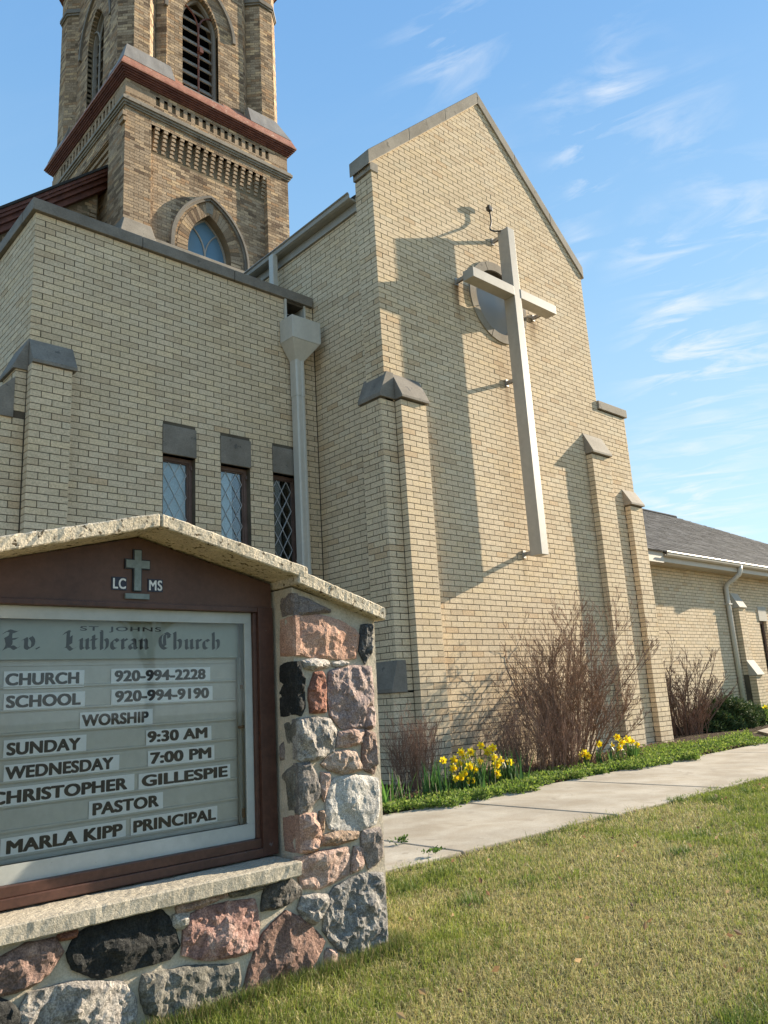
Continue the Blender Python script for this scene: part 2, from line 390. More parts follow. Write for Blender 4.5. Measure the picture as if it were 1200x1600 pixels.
M['interior'] = surf_mat('dark_interior', (0.02,0.018,0.017), (0.035,0.03,0.028), rough=0.9, bump=0)

def leaf_mat(name, c1, c2, transl=0.35, rough=0.45, attr=True):
    m, n, l, b = new_mat(name)
    vec = n.new('ShaderNodeNewGeometry').outputs['Position']
    a = noise_node(n, l, vec, 9, 3)
    r = ramp(n, l, a.outputs['Fac'], [(0.35, c1), (0.65, c2)])
    col = r.outputs[0]
    if attr:
        at = n.new('ShaderNodeAttribute'); at.attribute_name = 'Col'
        col = mixrgb(n, l, 1.0, col, at.outputs['Color'], 'MULTIPLY')
    l.new(col, b.inputs['Base Color']); b.inputs['Roughness'].default_value = rough
    b.inputs['Specular IOR Level'].default_value = 0.25
    t = n.new('ShaderNodeBsdfTranslucent'); l.new(col, t.inputs['Color'])
    ms = n.new('ShaderNodeMixShader'); ms.inputs[0].default_value = transl
    l.new(b.outputs[0], ms.inputs[1]); l.new(t.outputs[0], ms.inputs[2])
    l.new(ms.outputs[0], n['Material Output'].inputs['Surface'])
    return m
M['grass'] = leaf_mat('grass_blade', (0.9,0.9,0.9), (1.1,1.1,1.1), 0.3, 0.6)
M['ivy'] = leaf_mat('ground_cover_leaf', (0.9,0.9,0.9), (1.1,1.1,1.1), 0.35, 0.75)
M['strap_leaf'] = leaf_mat('strap_leaf', (0.055,0.11,0.03), (0.09,0.165,0.045), 0.3, 0.4)
M['juniper'] = leaf_mat('juniper_foliage', (0.9,0.9,0.9), (1.1,1.1,1.1), 0.15, 0.7)
M['petal'] = leaf_mat('yellow_petal', (0.84,0.68,0.02), (0.88,0.74,0.04), 0.4, 0.5, attr=False)
M['trumpet'] = leaf_mat('deep_yellow_trumpet', (0.84,0.56,0.01), (0.87,0.62,0.02), 0.35, 0.5, attr=False)

def glass_mat(name, tint=(0.9,0.95,0.95), refl=1.0, rough=0.02, base_alpha=0.0, base=(0.1,0.15,0.2), ior=1.5):
    m, n, l, b = new_mat(name)
    n.remove(b)
    tr = n.new('ShaderNodeBsdfTransparent'); tr.inputs['Color'].default_value = (*tint, 1)
    gl = n.new('ShaderNodeBsdfGlossy'); gl.inputs['Roughness'].default_value = rough
    gl.inputs['Color'].default_value = (refl, refl, refl, 1)
    fr = n.new('ShaderNodeFresnel'); fr.inputs['IOR'].default_value = ior
    ms = n.new('ShaderNodeMixShader'); l.new(fr.outputs[0], ms.inputs[0]); l.new(tr.outputs[0], ms.inputs[1]); l.new(gl.outputs[0], ms.inputs[2])
    out = ms.outputs[0]
    if base_alpha > 0:
        df = n.new('ShaderNodeBsdfDiffuse'); df.inputs['Color'].default_value = (*base, 1)
        m2 = n.new('ShaderNodeMixShader'); m2.inputs[0].default_value = base_alpha
        l.new(out, m2.inputs[1]); l.new(df.outputs[0], m2.inputs[2]); out = m2.outputs[0]
    l.new(out, n['Material Output'].inputs['Surface'])
    return m
M['glass'] = glass_mat('window_glass', ior=1.6)
M['sign_glass'] = glass_mat('sign_case_glass', tint=(0.99,1.0,1.0), ior=1.5)
M['blue_glass'] = glass_mat('pale_blue_church_glass', base_alpha=0.75, base=(0.17,0.30,0.42), rough=0.12, ior=1.6)
M['round_glass'] = glass_mat('reflection_toned_round_glass', base_alpha=0.8, base=(0.46,0.46,0.45), rough=0.2, ior=2.0)  # pale reflection on the pane is put into the grey diffuse base

def stone_mat(name, cols, scale=26, bump=1.0, vein=None):
    cols = [tuple(0.72*v+0.28*sum(c)/3+0.012 for v in (c[0]*1.08, c[1]*1.0, c[2]*0.90)) for c in cols]
    m, n, l, b = new_mat(name)
    vec = n.new('ShaderNodeNewGeometry').outputs['Position']
    mp_ = n.new('ShaderNodeMapping'); l.new(vec, mp_.inputs['Vector']); mp_.inputs['Rotation'].default_value = (0.4, 0.7, 0.3); mp_.inputs['Scale'].default_value = (1, 1, 0.6)
    a = noise_node(n, l, mp_.outputs[0], scale, 8, 0.72, 0.6)
    k = len(cols)
    r = ramp(n, l, a.outputs['Fac'], [(0.30+0.40*i/(k-1), c) for i, c in enumerate(cols)])
    g = noise_node(n, l, vec, 210, 2, 0.6)
    gr = ramp(n, l, g.outputs['Fac'], [(0.35, (0.62,0.62,0.62)), (0.65, (1.3,1.3,1.3))])
    col = mixrgb(n, l, 1.0, r.outputs[0], gr.outputs[0], 'MULTIPLY')
    l.new(col, b.inputs['Base Color']); b.inputs['Roughness'].default_value = 0.85; b.inputs['Specular IOR Level'].default_value = 0.25
    bn = noise_node(n, l, vec, 55, 8, 0.7, 0.4)
    bp_ = n.new('ShaderNodeBump'); l.new(bn.outputs['Fac'], bp_.inputs['Height']); bp_.inputs['Strength'].default_value = bump; bp_.inputs['Distance'].default_value = 0.012
    l.new(bp_.outputs[0], b.inputs['Normal'])
    return m
SM = {
 'purplegrey': stone_mat('purple_grey_stone', [(0.16,0.13,0.125),(0.22,0.18,0.17),(0.27,0.23,0.21)]),
 'salmon': stone_mat('salmon_sandstone', [(0.40,0.19,0.115),(0.52,0.27,0.17),(0.58,0.35,0.24)], 14, 0.7),
 'salmonpink': stone_mat('salmon_pink_stone', [(0.33,0.17,0.12),(0.48,0.28,0.20),(0.60,0.42,0.33)], 22),
 'salmondark': stone_mat('salmon_brown_stone', [(0.30,0.16,0.11),(0.38,0.21,0.145)], 12, 0.4),
 'blackgrey': stone_mat('black_and_grey_stone', [(0.02,0.024,0.03),(0.06,0.065,0.075),(0.30,0.30,0.30)], 30),
 'black': stone_mat('black_basalt', [(0.008,0.009,0.010),(0.02,0.022,0.022),(0.055,0.058,0.055)], 30, 1.2),
 'whitegrey': stone_mat('white_grey_stone', [(0.20,0.18,0.16),(0.50,0.47,0.43),(0.62,0.59,0.55)], 40),
 'red': stone_mat('red_stone', [(0.20,0.06,0.03),(0.34,0.12,0.065),(0.40,0.17,0.10)], 30),
 'pinkpurple': stone_mat('pink_purple_granite', [(0.17,0.12,0.125),(0.34,0.24,0.225),(0.52,0.40,0.36)], 20),
 'pink': stone_mat('pink_granite', [(0.26,0.15,0.115),(0.47,0.31,0.25),(0.60,0.46,0.39)], 28),
 'pinkred': stone_mat('red_pink_granite', [(0.17,0.08,0.065),(0.40,0.20,0.165),(0.58,0.40,0.34)], 22),
 'pinktan': stone_mat('tan_pink_granite', [(0.28,0.18,0.12),(0.46,0.33,0.25),(0.58,0.46,0.37)], 26),
 'pinkdark': stone_mat('dark_pink_granite', [(0.06,0.05,0.048),(0.26,0.15,0.12),(0.48,0.31,0.25)], 20),
 'brownpink': stone_mat('brown_pink_stone', [(0.16,0.10,0.08),(0.29,0.19,0.15),(0.40,0.29,0.24)], 22),
 'brownred': stone_mat('brown_red_granite', [(0.11,0.055,0.04),(0.27,0.14,0.10),(0.44,0.28,0.21)], 20, 1.3),
 'brown': stone_mat('brown_stone', [(0.20,0.13,0.075),(0.33,0.22,0.14),(0.42,0.30,0.21)], 26),
 'greywhite': stone_mat('speckled_white_granite', [(0.055,0.055,0.06),(0.34,0.32,0.30),(0.62,0.58,0.53)], 30, 1.2),
 'greydark': stone_mat('dark_speckled_granite', [(0.04,0.045,0.055),(0.20,0.185,0.175),(0.50,0.42,0.37)], 26, 1.2),
 'lightgrey': stone_mat('pale_grey_granite', [(0.30,0.31,0.32),(0.43,0.435,0.43),(0.55,0.55,0.53)], 9, 0.8),
 'darkgrey': stone_mat('dark_grey_granite', [(0.025,0.026,0.028),(0.10,0.095,0.09),(0.30,0.27,0.24)], 34, 1.3),
 'grey': stone_mat('grey_granite', [(0.09,0.095,0.10),(0.22,0.22,0.22),(0.42,0.41,0.39)], 30, 1.2),
 'greypink': stone_mat('grey_pink_granite', [(0.09,0.09,0.09),(0.30,0.25,0.23),(0.50,0.42,0.38)], 30, 1.2),
 'greygreen': stone_mat('grey_green_stone', [(0.07,0.075,0.06),(0.17,0.165,0.14),(0.34,0.31,0.26)], 20),
}

# ------------------------------------------------------------ bricks
BL, CH, JT = 0.2032, 0.0677, 0.0088
PROJ_R, PROJ_U, PROJ_F = np.array(right), np.array(up), np.array(fwd)
def px(p):
    """where a point falls in the 1200x1600 frame: only used to choose which bricks show largest"""
    d = np.array([p[0], p[1], p[2]-CAM_H]); z = d @ PROJ_F
    if z < 0.2: return None
    return 600+1240*(d @ PROJ_R)/z, 800-1240*(d @ PROJ_U)/z, z

def hidden(x, y, depth):
    if depth > 2.2 and x < 455 and y > 800+0.2*abs(x-248): return True
    if depth > 2.2 and x < 605 and y > 885+(x-455)*0.5: return True
    return False

def rect_hole(off, rects):
    """predicate that leaves rectangular openings free and cuts the bricks at their jambs"""
    def f(xm, zm, e0, e1):
        X0, X1 = off+e0, off+e1
        for x0, x1, z0, z1 in rects:
            if z0 < zm < z1:
                if X0 >= x0-0.02 and X1 <= x1+0.02: return True
                if X0 < x0 < X1: return (e0, x0-off)
                if X0 < x1 < X1: return (x1-off, e1)
        return False
    return f

class Bricks:
    def __init__(s, palette, mat_, seed):
        s.items = []; s.pal = palette; s.mat = mat_; s.rng = random.Random(seed); s.cache = {}
    def wall(s, P0, u, L, z0, z1, left='own', right_='own', hole=None, clip=None, dep=0.095, proud=0.0, phase=0, ch=CH, bl=BL):
        """bricks on the plane through P0 (x,y) along unit u; outward normal (u.y,-u.x).
        ends: own = this wall's bricks reach the end on every course; A/B = convex corner, this wall owns even/odd courses"""
        k0 = int(math.floor(z0/ch+1e-6)); k1 = int(math.ceil(z1/ch-1e-6)); half = bl/2
        for k in range(k0, k1):
            za = max(k*ch+JT/2, z0); zb = min((k+1)*ch-JT/2, z1)
            if zb-za < 0.02: continue
            zm = (za+zb)/2; odd = (k+phase) % 2
            a, b = 0.0, L
            if clip:
                a, b = clip(zm, odd)
                if b-a < 0.05: continue
                first = (half if (int(round(a/half)) + odd) % 2 else bl)
                st = a; g0 = math.floor((a-(half if odd else 0))/bl)*bl+(half if odd else 0)
                edges = [a]; q = g0+bl
                while q < b-0.03:
                    if q > a+0.03: edges.append(q)
                    q += bl
                edges.append(b)
            else:
                own_l = left == 'own' or (left == 'A' and not odd) or (left == 'B' and odd)
                own_r = right_ == 'own' or (right_ == 'A' and not odd) or (right_ == 'B' and odd)
                a = 0.0 if own_l else half
                b = L if own_r else L-half
                edges = [a]
                q = a+bl if (left != 'own' or not odd) else a+half
                while q < b-0.035:
                    edges.append(q); q += bl
                edges.append(b)
            for i in range(len(edges)-1):
                e0, e1 = edges[i], edges[i+1]
                g0 = JT/2 if e0 > 1e-6 else 0.0; g1 = JT/2 if e1 < L-1e-6 else 0.0
                w = e1-e0-g0-g1
                if w < 0.02: continue
                if hole is not None:
                    xm = (e0+e1)/2
                    r_ = hole(xm, zm, e0, e1)
                    if r_ is True: continue
                    if isinstance(r_, tuple):
                        e0n, e1n = r_
                        g0 = JT/2 if e0n == e0 and e0 > 1e-6 else 0.0; g1 = JT/2 if e1n == e1 and e1 < L-1e-6 else 0.0
                        e0, e1 = e0n, e1n; w = e1-e0-g0-g1
                        if w < 0.02: continue
                s.items.append((P0[0]+u[0]*(e0+g0), P0[1]+u[1]*(e0+g0), za, u[0], u[1], round(w, 3), round(zb-za, 3), dep, proud))
        return s
    def boxes(s, it, tone):
        x, y, z, ux, uy, w, h, dep, pr = it
        nx, ny = uy, -ux
        c = []
        for zz in (0, h):
            for (a, d) in ((0, pr), (w, pr), (w, pr-dep), (0, pr-dep)):
                c.append((x+ux*a+nx*d, y+uy*a+ny*d, z+zz))
        return c
    def tone(s):
        c = s.rng.choices(s.pal, weights=[p[1] for p in s.pal])[0][0]
        j = s.rng.uniform(0.945, 1.05)
        return tuple(v*j for v in c)
    def finish(s, thing, wall_parent, limit=300):
        scored = []
        for i, it in enumerate(s.items):
            cx = it[0]+it[3]*it[5]/2; cy = it[1]+it[4]*it[5]/2
            p = px((cx, cy, it[2])); sc = 0
            if p and 0 < p[0] < 1200 and 0 < p[1] < 1600 and not hidden(p[0], p[1], p[2]):
                fx, fy = it[4], -it[3]
                dl = math.hypot(cx, cy)
                cosn = max(0.0, -(fx*cx+fy*cy)/dl)
                sc = it[5]*it[6]*cosn/(p[2]**2)
            scored.append((sc, i))
        scored.sort(reverse=True)
        singles = {i for sc, i in scored[:limit] if sc > 0}
        V = []; F = []; Cc = []
        quads = [(3,2,1,0),(4,5,6,7),(0,1,5,4),(1,2,6,5),(3,0,4,7)]
        pal_tones = [s.tone() for _ in range(14)]
        for i, it in enumerate(s.items):
            if i in singles:
                ti = s.rng.randrange(14)
                key = (it[5], it[6], it[7], it[8], ti)
                me = s.cache.get(key)
                if me is None:
                    base = (0, 0, 0, 1, 0, it[5], it[6], it[7], it[8])
                    me = raw_mesh('brick', s.boxes(base, None), quads, s.mat, np.tile(pal_tones[ti], (8, 1)))
                    s.cache[key] = me
                o = bpy.data.objects.new('brick', me); COL.objects.link(o); o.parent = wall_parent
                pr = s.rng.uniform(-0.0012, 0.0015)
                par = Vector((0, 0, 0)); q = wall_parent
                while q is not None: par = par+Vector(q.location); q = q.parent
                o.location = Vector((it[0]+it[4]*pr, it[1]-it[3]*pr, it[2])) - par
                o.rotation_euler = (0, 0, math.atan2(it[4], it[3]))
            else:
                pr = s.rng.uniform(-0.0012, 0.0015)
                it2 = it[:8]+(it[8]+pr,)
                b = len(V); V += s.boxes(it2, None); F += [tuple(b+j for j in f) for f in quads]
                Cc += [s.tone()]*8
        if V:
            me = raw_mesh('bricks', V, F, s.mat, np.array(Cc))
            o = link('bricks', me, thing); o['kind'] = 'stuff'
        print('bricks', thing.name, len(s.items), 'singles', len(singles))

PAL_NEW = [((1,1,1),8), ((0.96,0.96,0.95),4), ((1.03,1.015,0.97),3), ((0.91,0.89,0.87),1.2), ((0.85,0.82,0.79),0.45), ((0.97,1.0,1.02),0.8), ((0.90,0.83,0.76),0.4)]
PAL_TOP = PAL_NEW
PAL_OLD = [((1,1,1),4), ((1.25,1.22,1.15),2.5), ((0.80,0.77,0.74),3), ((0.58,0.55,0.53),2), ((1.45,1.38,1.2),1.2), ((1.0,0.85,0.72),1.5), ((0.45,0.42,0.42),0.6)]

def cap_wedge(mb, x0, x1, yw, ybot, ztop, zbot, lip=0.03):
    """sloped weathering stone against a wall facing -y"""
    mb.prism([(yw, zbot), (ybot, zbot), (ybot, zbot+lip), (yw, ztop)], x0, x1, 'yz')

# ------------------------------------------------------------ ground
def struct(o): o['kind'] = 'structure'; return o
g = MB(); g.add([(-400,-400,0),(500,-400,0),(500,500,0),(-400,500,0)], [(0,1,2,3)])
struct(g.build('lawn_ground', M['thatch']))
g = MB(); g.prism([(-12,4.70),(2.5,4.68),(4.1,4.62),(5.6,4.70),(7.0,4.86),(9.4,4.86),(11.2,4.95),(12.4,5.35),(13.3,5.95),(15.0,6.25),(26,6.3),(26,8.2),(10.9,8.2),(10.9,7),(-12,9)], 0.002, 0.03, 'xy')
struct(g.build('planting_bed', M['soil']))
walk = MB(); walk.box(-12.0, 30, 3.2, 4.66, -0.05, 0.006)
walk = struct(walk.build('sidewalk', M['soil']))
rs = random.Random(5)
xj = [-4.0,-2.5,-1.0, 0.5, 2.0, 3.45, 4.95, 6.5, 8.05, 9.6, 11.15, 12.7, 14.2, 15.7, 17.2]
for i in range(len(xj)-1):
    s_ = MB(); x0, x1 = xj[i]+0.006, xj[i+1]-0.006
    t0, t1 = rs.uniform(-.004,.004), rs.uniform(-.004,.004)
    yn = 3.20 if x0 > 3.6 else 3.24
    s_.hexa([(x0,yn,-.05),(x1,yn,-.05),(x1,4.70,-.05),(x0,4.70,-.05),(x0,yn,.022+t0),(x1,yn,.022+t1),(x1,4.70,.032+t1),(x0,4.70,.032+t0)])
    s_.build('slab', M['sidewalk'], walk, bevel=0.008)
bw = MB(); bw.prism([(10.9,4.71),(18,4.71),(26,4.71),(26,6.2),(15.0,6.15),(13.4,5.85),(12.5,5.25),(11.6,4.86)], -0.05, 0.036, 'xy')
struct(bw.build('entrance_path', M['sidewalk']))

# ------------------------------------------------------------ gabled wing with the cross
GX0, GX1, GY = 5.86, 10.33, 6.16
RX1 = 11.09
def rake_z(x): return 7.27 + (x-5.84)*0.905 if x < 8.085 else 7.27 + (10.33-x)*0.905
gab = empty('gabled_wing', (8.1, 7.2, 0), 'tall gabled wing of cream brick with stone-edged roofline and round window behind the big cross', 'building')
mt = 0.0035
body = MB()
def arc(cx, cz, r, n, a0=0, a1=2*math.pi, full=True):
    return [(cx+r*math.cos(a0+(a1-a0)*i/(n if full else n-1)), cz+r*math.sin(a0+(a1-a0)*i/(n if full else n-1))) for i in range(n)]
WCX, WCZ = 8.12, 6.11
body.holed([(GX0+mt,0),(GX1-mt,0),(GX1-mt,7.27),(8.085,9.27),(GX0+mt,7.27)], [arc(WCX, WCZ, 0.47, 40)], GY+mt, GY+0.3)
front_wall = body.build('front_wall', M['mortar'], gab)
sb = MB(); sb.box(GX0+0.03+mt, GX0+0.3, GY+0.3, 11.0, 0, 6.95)
side_wall = sb.build('side_wall', M['mortar'], gab)
rt = MB(); rt.box(GX1-mt, RX1-0.01, GY+mt, 9.0, 0, 5.02)
low_wall = rt.build('low_side_wall', M['mortar'], gab)
ot = MB(); ot.box(GX1-0.3, GX1-0.01, GY+0.3, 11, 0, 6.95); ot.box(6.2, 10.03, 10.7, 11, 0, 6.95)
ot.build('rear_wall', M['brick'], gab)
rf = MB()
rf.prism([(5.82,6.955),(8.095,8.94),(10.37,6.955),(10.37,6.99),(8.095,8.99),(5.82,6.99)], GY+0.31, 11.2)
rf.build('roof', M['roof_deck'], gab)
rf2 = MB(); rf2.box(GX1, RX1-0.02, GY+0.2, 9.0, 5.02, 5.06); rf2.build('roof', M['roof_deck'], gab)

BR = Bricks(PAL_NEW, M['brick'], 3)
uF, uS = (1.0, 0.0), (0.0, -1.0)
# front face, above and between the buttresses
def front_clip(zm, odd):
    a = 0.0; b = GX1-GX0
    if zm > 7.15:
        k = (zm-7.27)/0.905
        a = max(0, k-0.09); b = min(b, (GX1-GX0)-k+0.09)
    elif zm > 4.38:
        a = 0 if not odd else BL/2
    elif zm > 0:
        a = 0.115
    return a, b
def round_hole(xm, zm, e0, e1):
    X0, X1 = GX0+e0, GX0+e1
    if 4.2 < zm+9 and X1 < 6.42 and X0 > 5.96 and zm < 4.22: return True
    if zm < 4.22 and X0 < 6.4 and X1 > 5.96 and X1 <= 6.42: return True
    if zm < 4.22 and X0 > 9.84 and X1 <= 10.34: return True
    d = abs(zm-WCZ)
    if d < 0.52:
        hw = math.sqrt(0.52**2-d*d)
        l, r = WCX-hw, WCX+hw
        if X0 >= l and X1 <= r: return True
        if X0 < l < X1: return (e0, l-GX0)
        if X0 < r < X1: return (r-GX0, e1)
    return False
BR.wall((GX0, GY), uF, GX1-GX0, 0.0, 9.3, hole=round_hole, clip=front_clip)
# return of the parapet wall and long side wall
BR.wall((GX0, GY+0.31), uS, 0.31, 4.22, 7.20, left='own', right_='B')
BR.wall((GX0+0.03, 7.46), uS, 7.46-GY-0.31, 0.0, 6.80, phase=1)
BR.wall((GX0+0.03, 8.9), uS, 1.43, 5.9, 6.80, phase=1)
# side buttress and front buttress at the left corner
for bx in ((5.78+mt, 6.02, GY+mt, 6.51, 0, 4.23), (5.70+mt, 5.79, GY+mt, 6.51-mt, 0, 0.93), (6.0+mt, 6.4-mt, 6.055+mt, GY+0.02, 0, 4.23),
           (9.85+mt, 10.32-mt, 6.055+mt, GY+0.02, 0, 4.23), (10.75+mt, 11.1-mt, 6.065+mt, GY+0.02, 0, 3.55)):
    bt = MB(); bt.box(*bx); bt.build('buttress', M['mortar'], gab)
BR.wall((5.78, GY), uF, 0.2175, 0.95, 4.22, left='A', right_='own')
BR.wall((5.78, 6.51), uS, 0.35, 0.95, 4.22, left='own', right_='B')
BR.wall((5.70, GY), uF, 0.2975, 0.0, 0.93, left='A', right_='own')
BR.wall((5.70, 6.51), uS, 0.35, 0.0, 0.93, left='own', right_='B')
BR.wall((6.0, 6.055), uF, 0.4064, 0.0, 4.22, dep=0.098)
BR.wall((9.85, 6.055), uF, 0.47, 0.0, 4.22, dep=0.098)
BR.wall((10.33, GY), uF, RX1-10.33, 0.0, 5.02, hole=lambda xm, zm, a, b: zm < 3.5 and xm > 0.5, phase=1)
BR.wall((10.75, 6.065), uF, 0.345, 0.0, 3.54, dep=0.09)
BR.finish(gab, front_wall)

def stones_along(p0, p1, n, h, y0, y1, parent, m, gap=0.006, bev=0.006):
    """sloping coping from p0 to p1 (x,z of the lower edge), split into n stones"""
    for i in range(n):
        t0, t1 = i/n, (i+1)/n
        a = (p0[0]+(p1[0]-p0[0])*t0, p0[1]+(p1[1]-p0[1])*t0); b = (p0[0]+(p1[0]-p0[0])*t1, p0[1]+(p1[1]-p0[1])*t1)
        L = math.hypot(p1[0]-p0[0], p1[1]-p0[1]); ux, uz = (p1[0]-p0[0])/L*gap/2, (p1[1]-p0[1])/L*gap/2
        mb = MB(); mb.prism([(a[0]+ux,a[1]+uz),(b[0]-ux,b[1]-uz),(b[0]-ux,b[1]-uz+h),(a[0]+ux,a[1]+uz+h)], y0, y1)
        mb.build('coping_stone', m, parent, bevel=bev)
stones_along((5.80,7.25), (8.085,9.325), 3, 0.195, 6.136, 6.50, gab, M['coping'])
stones_along((8.085,9.325), (10.39,7.25), 3, 0.195, 6.136, 6.50, gab, M['coping'])
kn = MB(); kn.box(5.835, 5.97, 6.15, 6.475, 7.19, 7.31); kn.build('kneeler_stone', M['coping'], gab, bevel=0.004)
lc = MB(); lc.box(10.34, 11.14, 6.13, 6.5, 5.03, 5.16); lc.build('coping_stone', M['coping'], gab, bevel=0.006)
# weathering stones on the buttresses
c = MB(); cap_wedge(c, 5.985, 6.43, GY, 6.015, 4.54, 4.215); c.build('weathering_stone', M['dark_stone'], gab, bevel=0.004)
c = MB(); c.prism([(5.76,4.215),(5.984,4.215),(5.984,4.54),(5.875,4.54),(5.76,4.26)], 6.135, 6.53); c.build('weathering_stone', M['dark_stone'], gab, bevel=0.004)
c = MB(); cap_wedge(c, 9.83, 10.34, GY, 6.015, 4.54, 4.215); c.build('weathering_stone', M['coping'], gab, bevel=0.004)
c = MB(); cap_wedge(c, 10.73, 11.12, GY, 6.025, 3.80, 3.54); c.build('weathering_stone', M['coping'], gab, bevel=0.004)
c = MB(); c.prism([(5.68,0.935),(5.90,0.935),(5.90,1.265),(5.775,1.265),(5.68,0.975)], 6.14, 6.53); c.build('weathering_stone', M['dark_stone'], gab, bevel=0.004)
# round window: stone ring in segments, frame, pane
for k in range(8):
    a0, a1 = k*math.pi/4+0.012+math.pi/8, (k+1)*math.pi/4-0.012+math.pi/8
    o_ = arc(WCX, WCZ, 0.60, 10, a0, a1, False); i_ = arc(WCX, WCZ, 0.475, 10, a0, a1, False)
    mb = MB(); mb.prism(o_+i_[::-1], GY-0.022, GY+0.25); mb.build('ring_stone', M['coping'], gab)
rw = MB(); rw.holed(arc(WCX, WCZ, 0.473, 48), [arc(WCX, WCZ, 0.43, 48)], GY+0.10, GY+0.16)
rwo = rw.build('round_window', M['cross_paint'], gab)
gp = MB(); gp.prism(arc(WCX, WCZ, 0.435, 48), GY+0.125, GY+0.135); gp.build('pane', M['round_glass'], rwo)
ib = MB(); ib.box(WCX-0.7, WCX+0.7, GY+0.32, GY+0.36, 5.4, 6.8); ib.build('dark_room', M['interior'], gab)
# gutter, soffit, frieze and drop pipe on the long side
gt = MB()
gt.prism([(5.72,7.0),(5.715,6.985),(5.735,6.975),(5.745,6.93),(5.775,6.915),(5.86,6.915),(5.86,7.0),(5.85,7.0),(5.85,6.93),(5.78,6.93),(5.755,6.94),(5.75,6.985),(5.735,7.0)], GY+0.31, 10.9)
gt.build('gutter', M['grey_metal'], gab)
fz = MB(); fz.box(5.862, 5.888, GY+0.31, 10.9, 6.805, 6.93); fz.box(5.80, 5.885, GY+0.315, 10.9, 6.93, 6.95); fz.build('frieze_board', M['grey_metal'], gab)
dp = MB(); dp.box(5.70, 5.78, 8.06, 8.16, 5.9, 6.93); dp.build('downpipe', M['white_metal'], gab, bevel=0.008)

# ------------------------------------------------------------ the cross and its lamp
cr = empty('wall_cross', (8.12, 5.9, 2.52), 'very tall slender pale metal cross standing off the gable wall on brackets', 'cross')
c = MB(); c.box(8.05, 8.19, 5.82, 6.0, 2.52, 7.10); c.build('post', M['cross_paint'], cr, bevel=0.004)
c = MB(); c.box(7.213, 8.05, 5.815, 5.99, 6.06, 6.195); c.build('arm', M['cross_paint'], cr, bevel=0.004)
c = MB(); c.box(8.19, 8.99, 5.815, 5.99, 6.06, 6.195); c.build('arm', M['cross_paint'], cr, bevel=0.004)
def bracket(x, z, yb):
    b = MB(); b.box(x-0.025, x+0.025, GY-0.022, GY-0.003, z-0.05, z+0.05)
    b.box(x-0.022, x-0.014, yb, GY-0.02, z-0.022, z+0.022); b.box(x+0.014, x+0.022, yb, GY-0.02, z-0.022, z+0.022)
    b.tube([(x-0.035, GY-0.06, z), (x+0.035, GY-0.06, z)], 0.008, 8)
    o = b.build('bracket', M['steel'], cr)
    r = MB(); r.tube([(x, GY-0.05, z), (x, yb-0.02, z)], 0.009, 8); r.build('rod', M['rust'], o)
for x, z, yb in ((8.12, 7.05, 5.99), (7.262, 6.14, 5.98), (8.893, 6.11, 5.98), (8.12, 4.92, 5.99), (8.12, 2.575, 5.99)):
    bracket(x, z, yb)
lamp = empty('cross_spotlight', (8.10, 5.95, 7.1), 'small dark spotlight on a bent flexible arm above the top of the cross', 'lamp')
a = MB(); a.tube([(8.035,6.085,7.49),(8.045,6.085,7.40),(8.045,6.08,7.31),(8.0,6.065,7.22),(7.94,6.035,7.14),(7.925,6.01,7.095),(7.96,5.98,7.075),(8.02,5.955,7.085),(8.08,5.93,7.11)], 0.011, 8)
a.build('flexible_arm', M['dark_plastic'], lamp, smooth=True)
a = MB(); a.box(8.0, 8.07, 6.055, 6.115, 7.48, 7.545); a.box(8.015, 8.055, 6.065, 6.105, 7.545, 7.57); a.build('lamp_head', M['dark_plastic'], lamp, bevel=0.006)
a = MB(); a.box(8.071, 8.077, 6.06, 6.11, 7.485, 7.54); a.build('lens', M['strip'], lamp)

# ------------------------------------------------------------ flat roofed wing with three leaded windows
WX0, WX1, WY = 2.38, 5.885, 7.47
wing = empty('flat_roofed_wing', (4.1, 9.0, 0), 'low flat-roofed cream brick wing with dark coping and three narrow leaded windows', 'building')
WINS = [(3.785, 4.175), (4.49, 4.88), (5.195, 5.575)]
WZ0, WZ1 = 2.25, 3.56
SC = (5.45, 5.745, 5.62, 5.89)
b = MB()
holes = [[(x0+.004,WZ0),(x1-.004,WZ0),(x1-.004,WZ1),(x0+.004,WZ1)] for x0, x1 in WINS] + [[(SC[0],SC[2]),(SC[1],SC[2]),(SC[1],5.86),(SC[0],5.86)]]
b.holed([(WX0+mt,0),(WX1,0),(WX1,5.89),(WX0+mt,5.89)], holes, WY+mt, WY+0.25)
wing_front = b.build('front_wall', M['mortar'], wing)
b = MB(); b.box(WX0+mt, WX0+0.25, WY+0.25, 11.5, 0, 5.89); wing_side = b.build('side_wall', M['mortar'], wing)
b = MB(); b.box(WX0+0.25, WX1, 8.6, 8.7, 0, 5.6); b.box(WX0+0.1, WX1, 11.2, 11.5, 0, 5.8); b.build('inner_wall', M['interior'], wing)
b = MB(); b.box(WX0+0.2, WX1, WY+0.26, 11.4, 5.52, 5.58); b.build('roof', M['roof_deck'], wing)
BW = Bricks(PAL_NEW, M['brick'], 4)
def wing_hole(xm, zm, e0, e1):
    X0, X1 = WX0+e0, WX0+e1
    rects = []
    for x0, x1 in WINS: rects.append((x0, x1, WZ0, WZ1+0.325))
    rects.append((SC[0], SC[1], SC[2], 6.0))
    for x0, x1, z0, z1 in rects:
        if z0-0.02 < zm < z1+0.01:
            if X0 >= x0-0.02 and X1 <= x1+0.02: return True
            if X0 < x0 and X1 > x1: return (e0, x0-WX0)
            if X0 < x0 < X1: return (e0, x0-WX0)
            if X0 < x1 < X1: return (x1-WX0, e1)
    return False
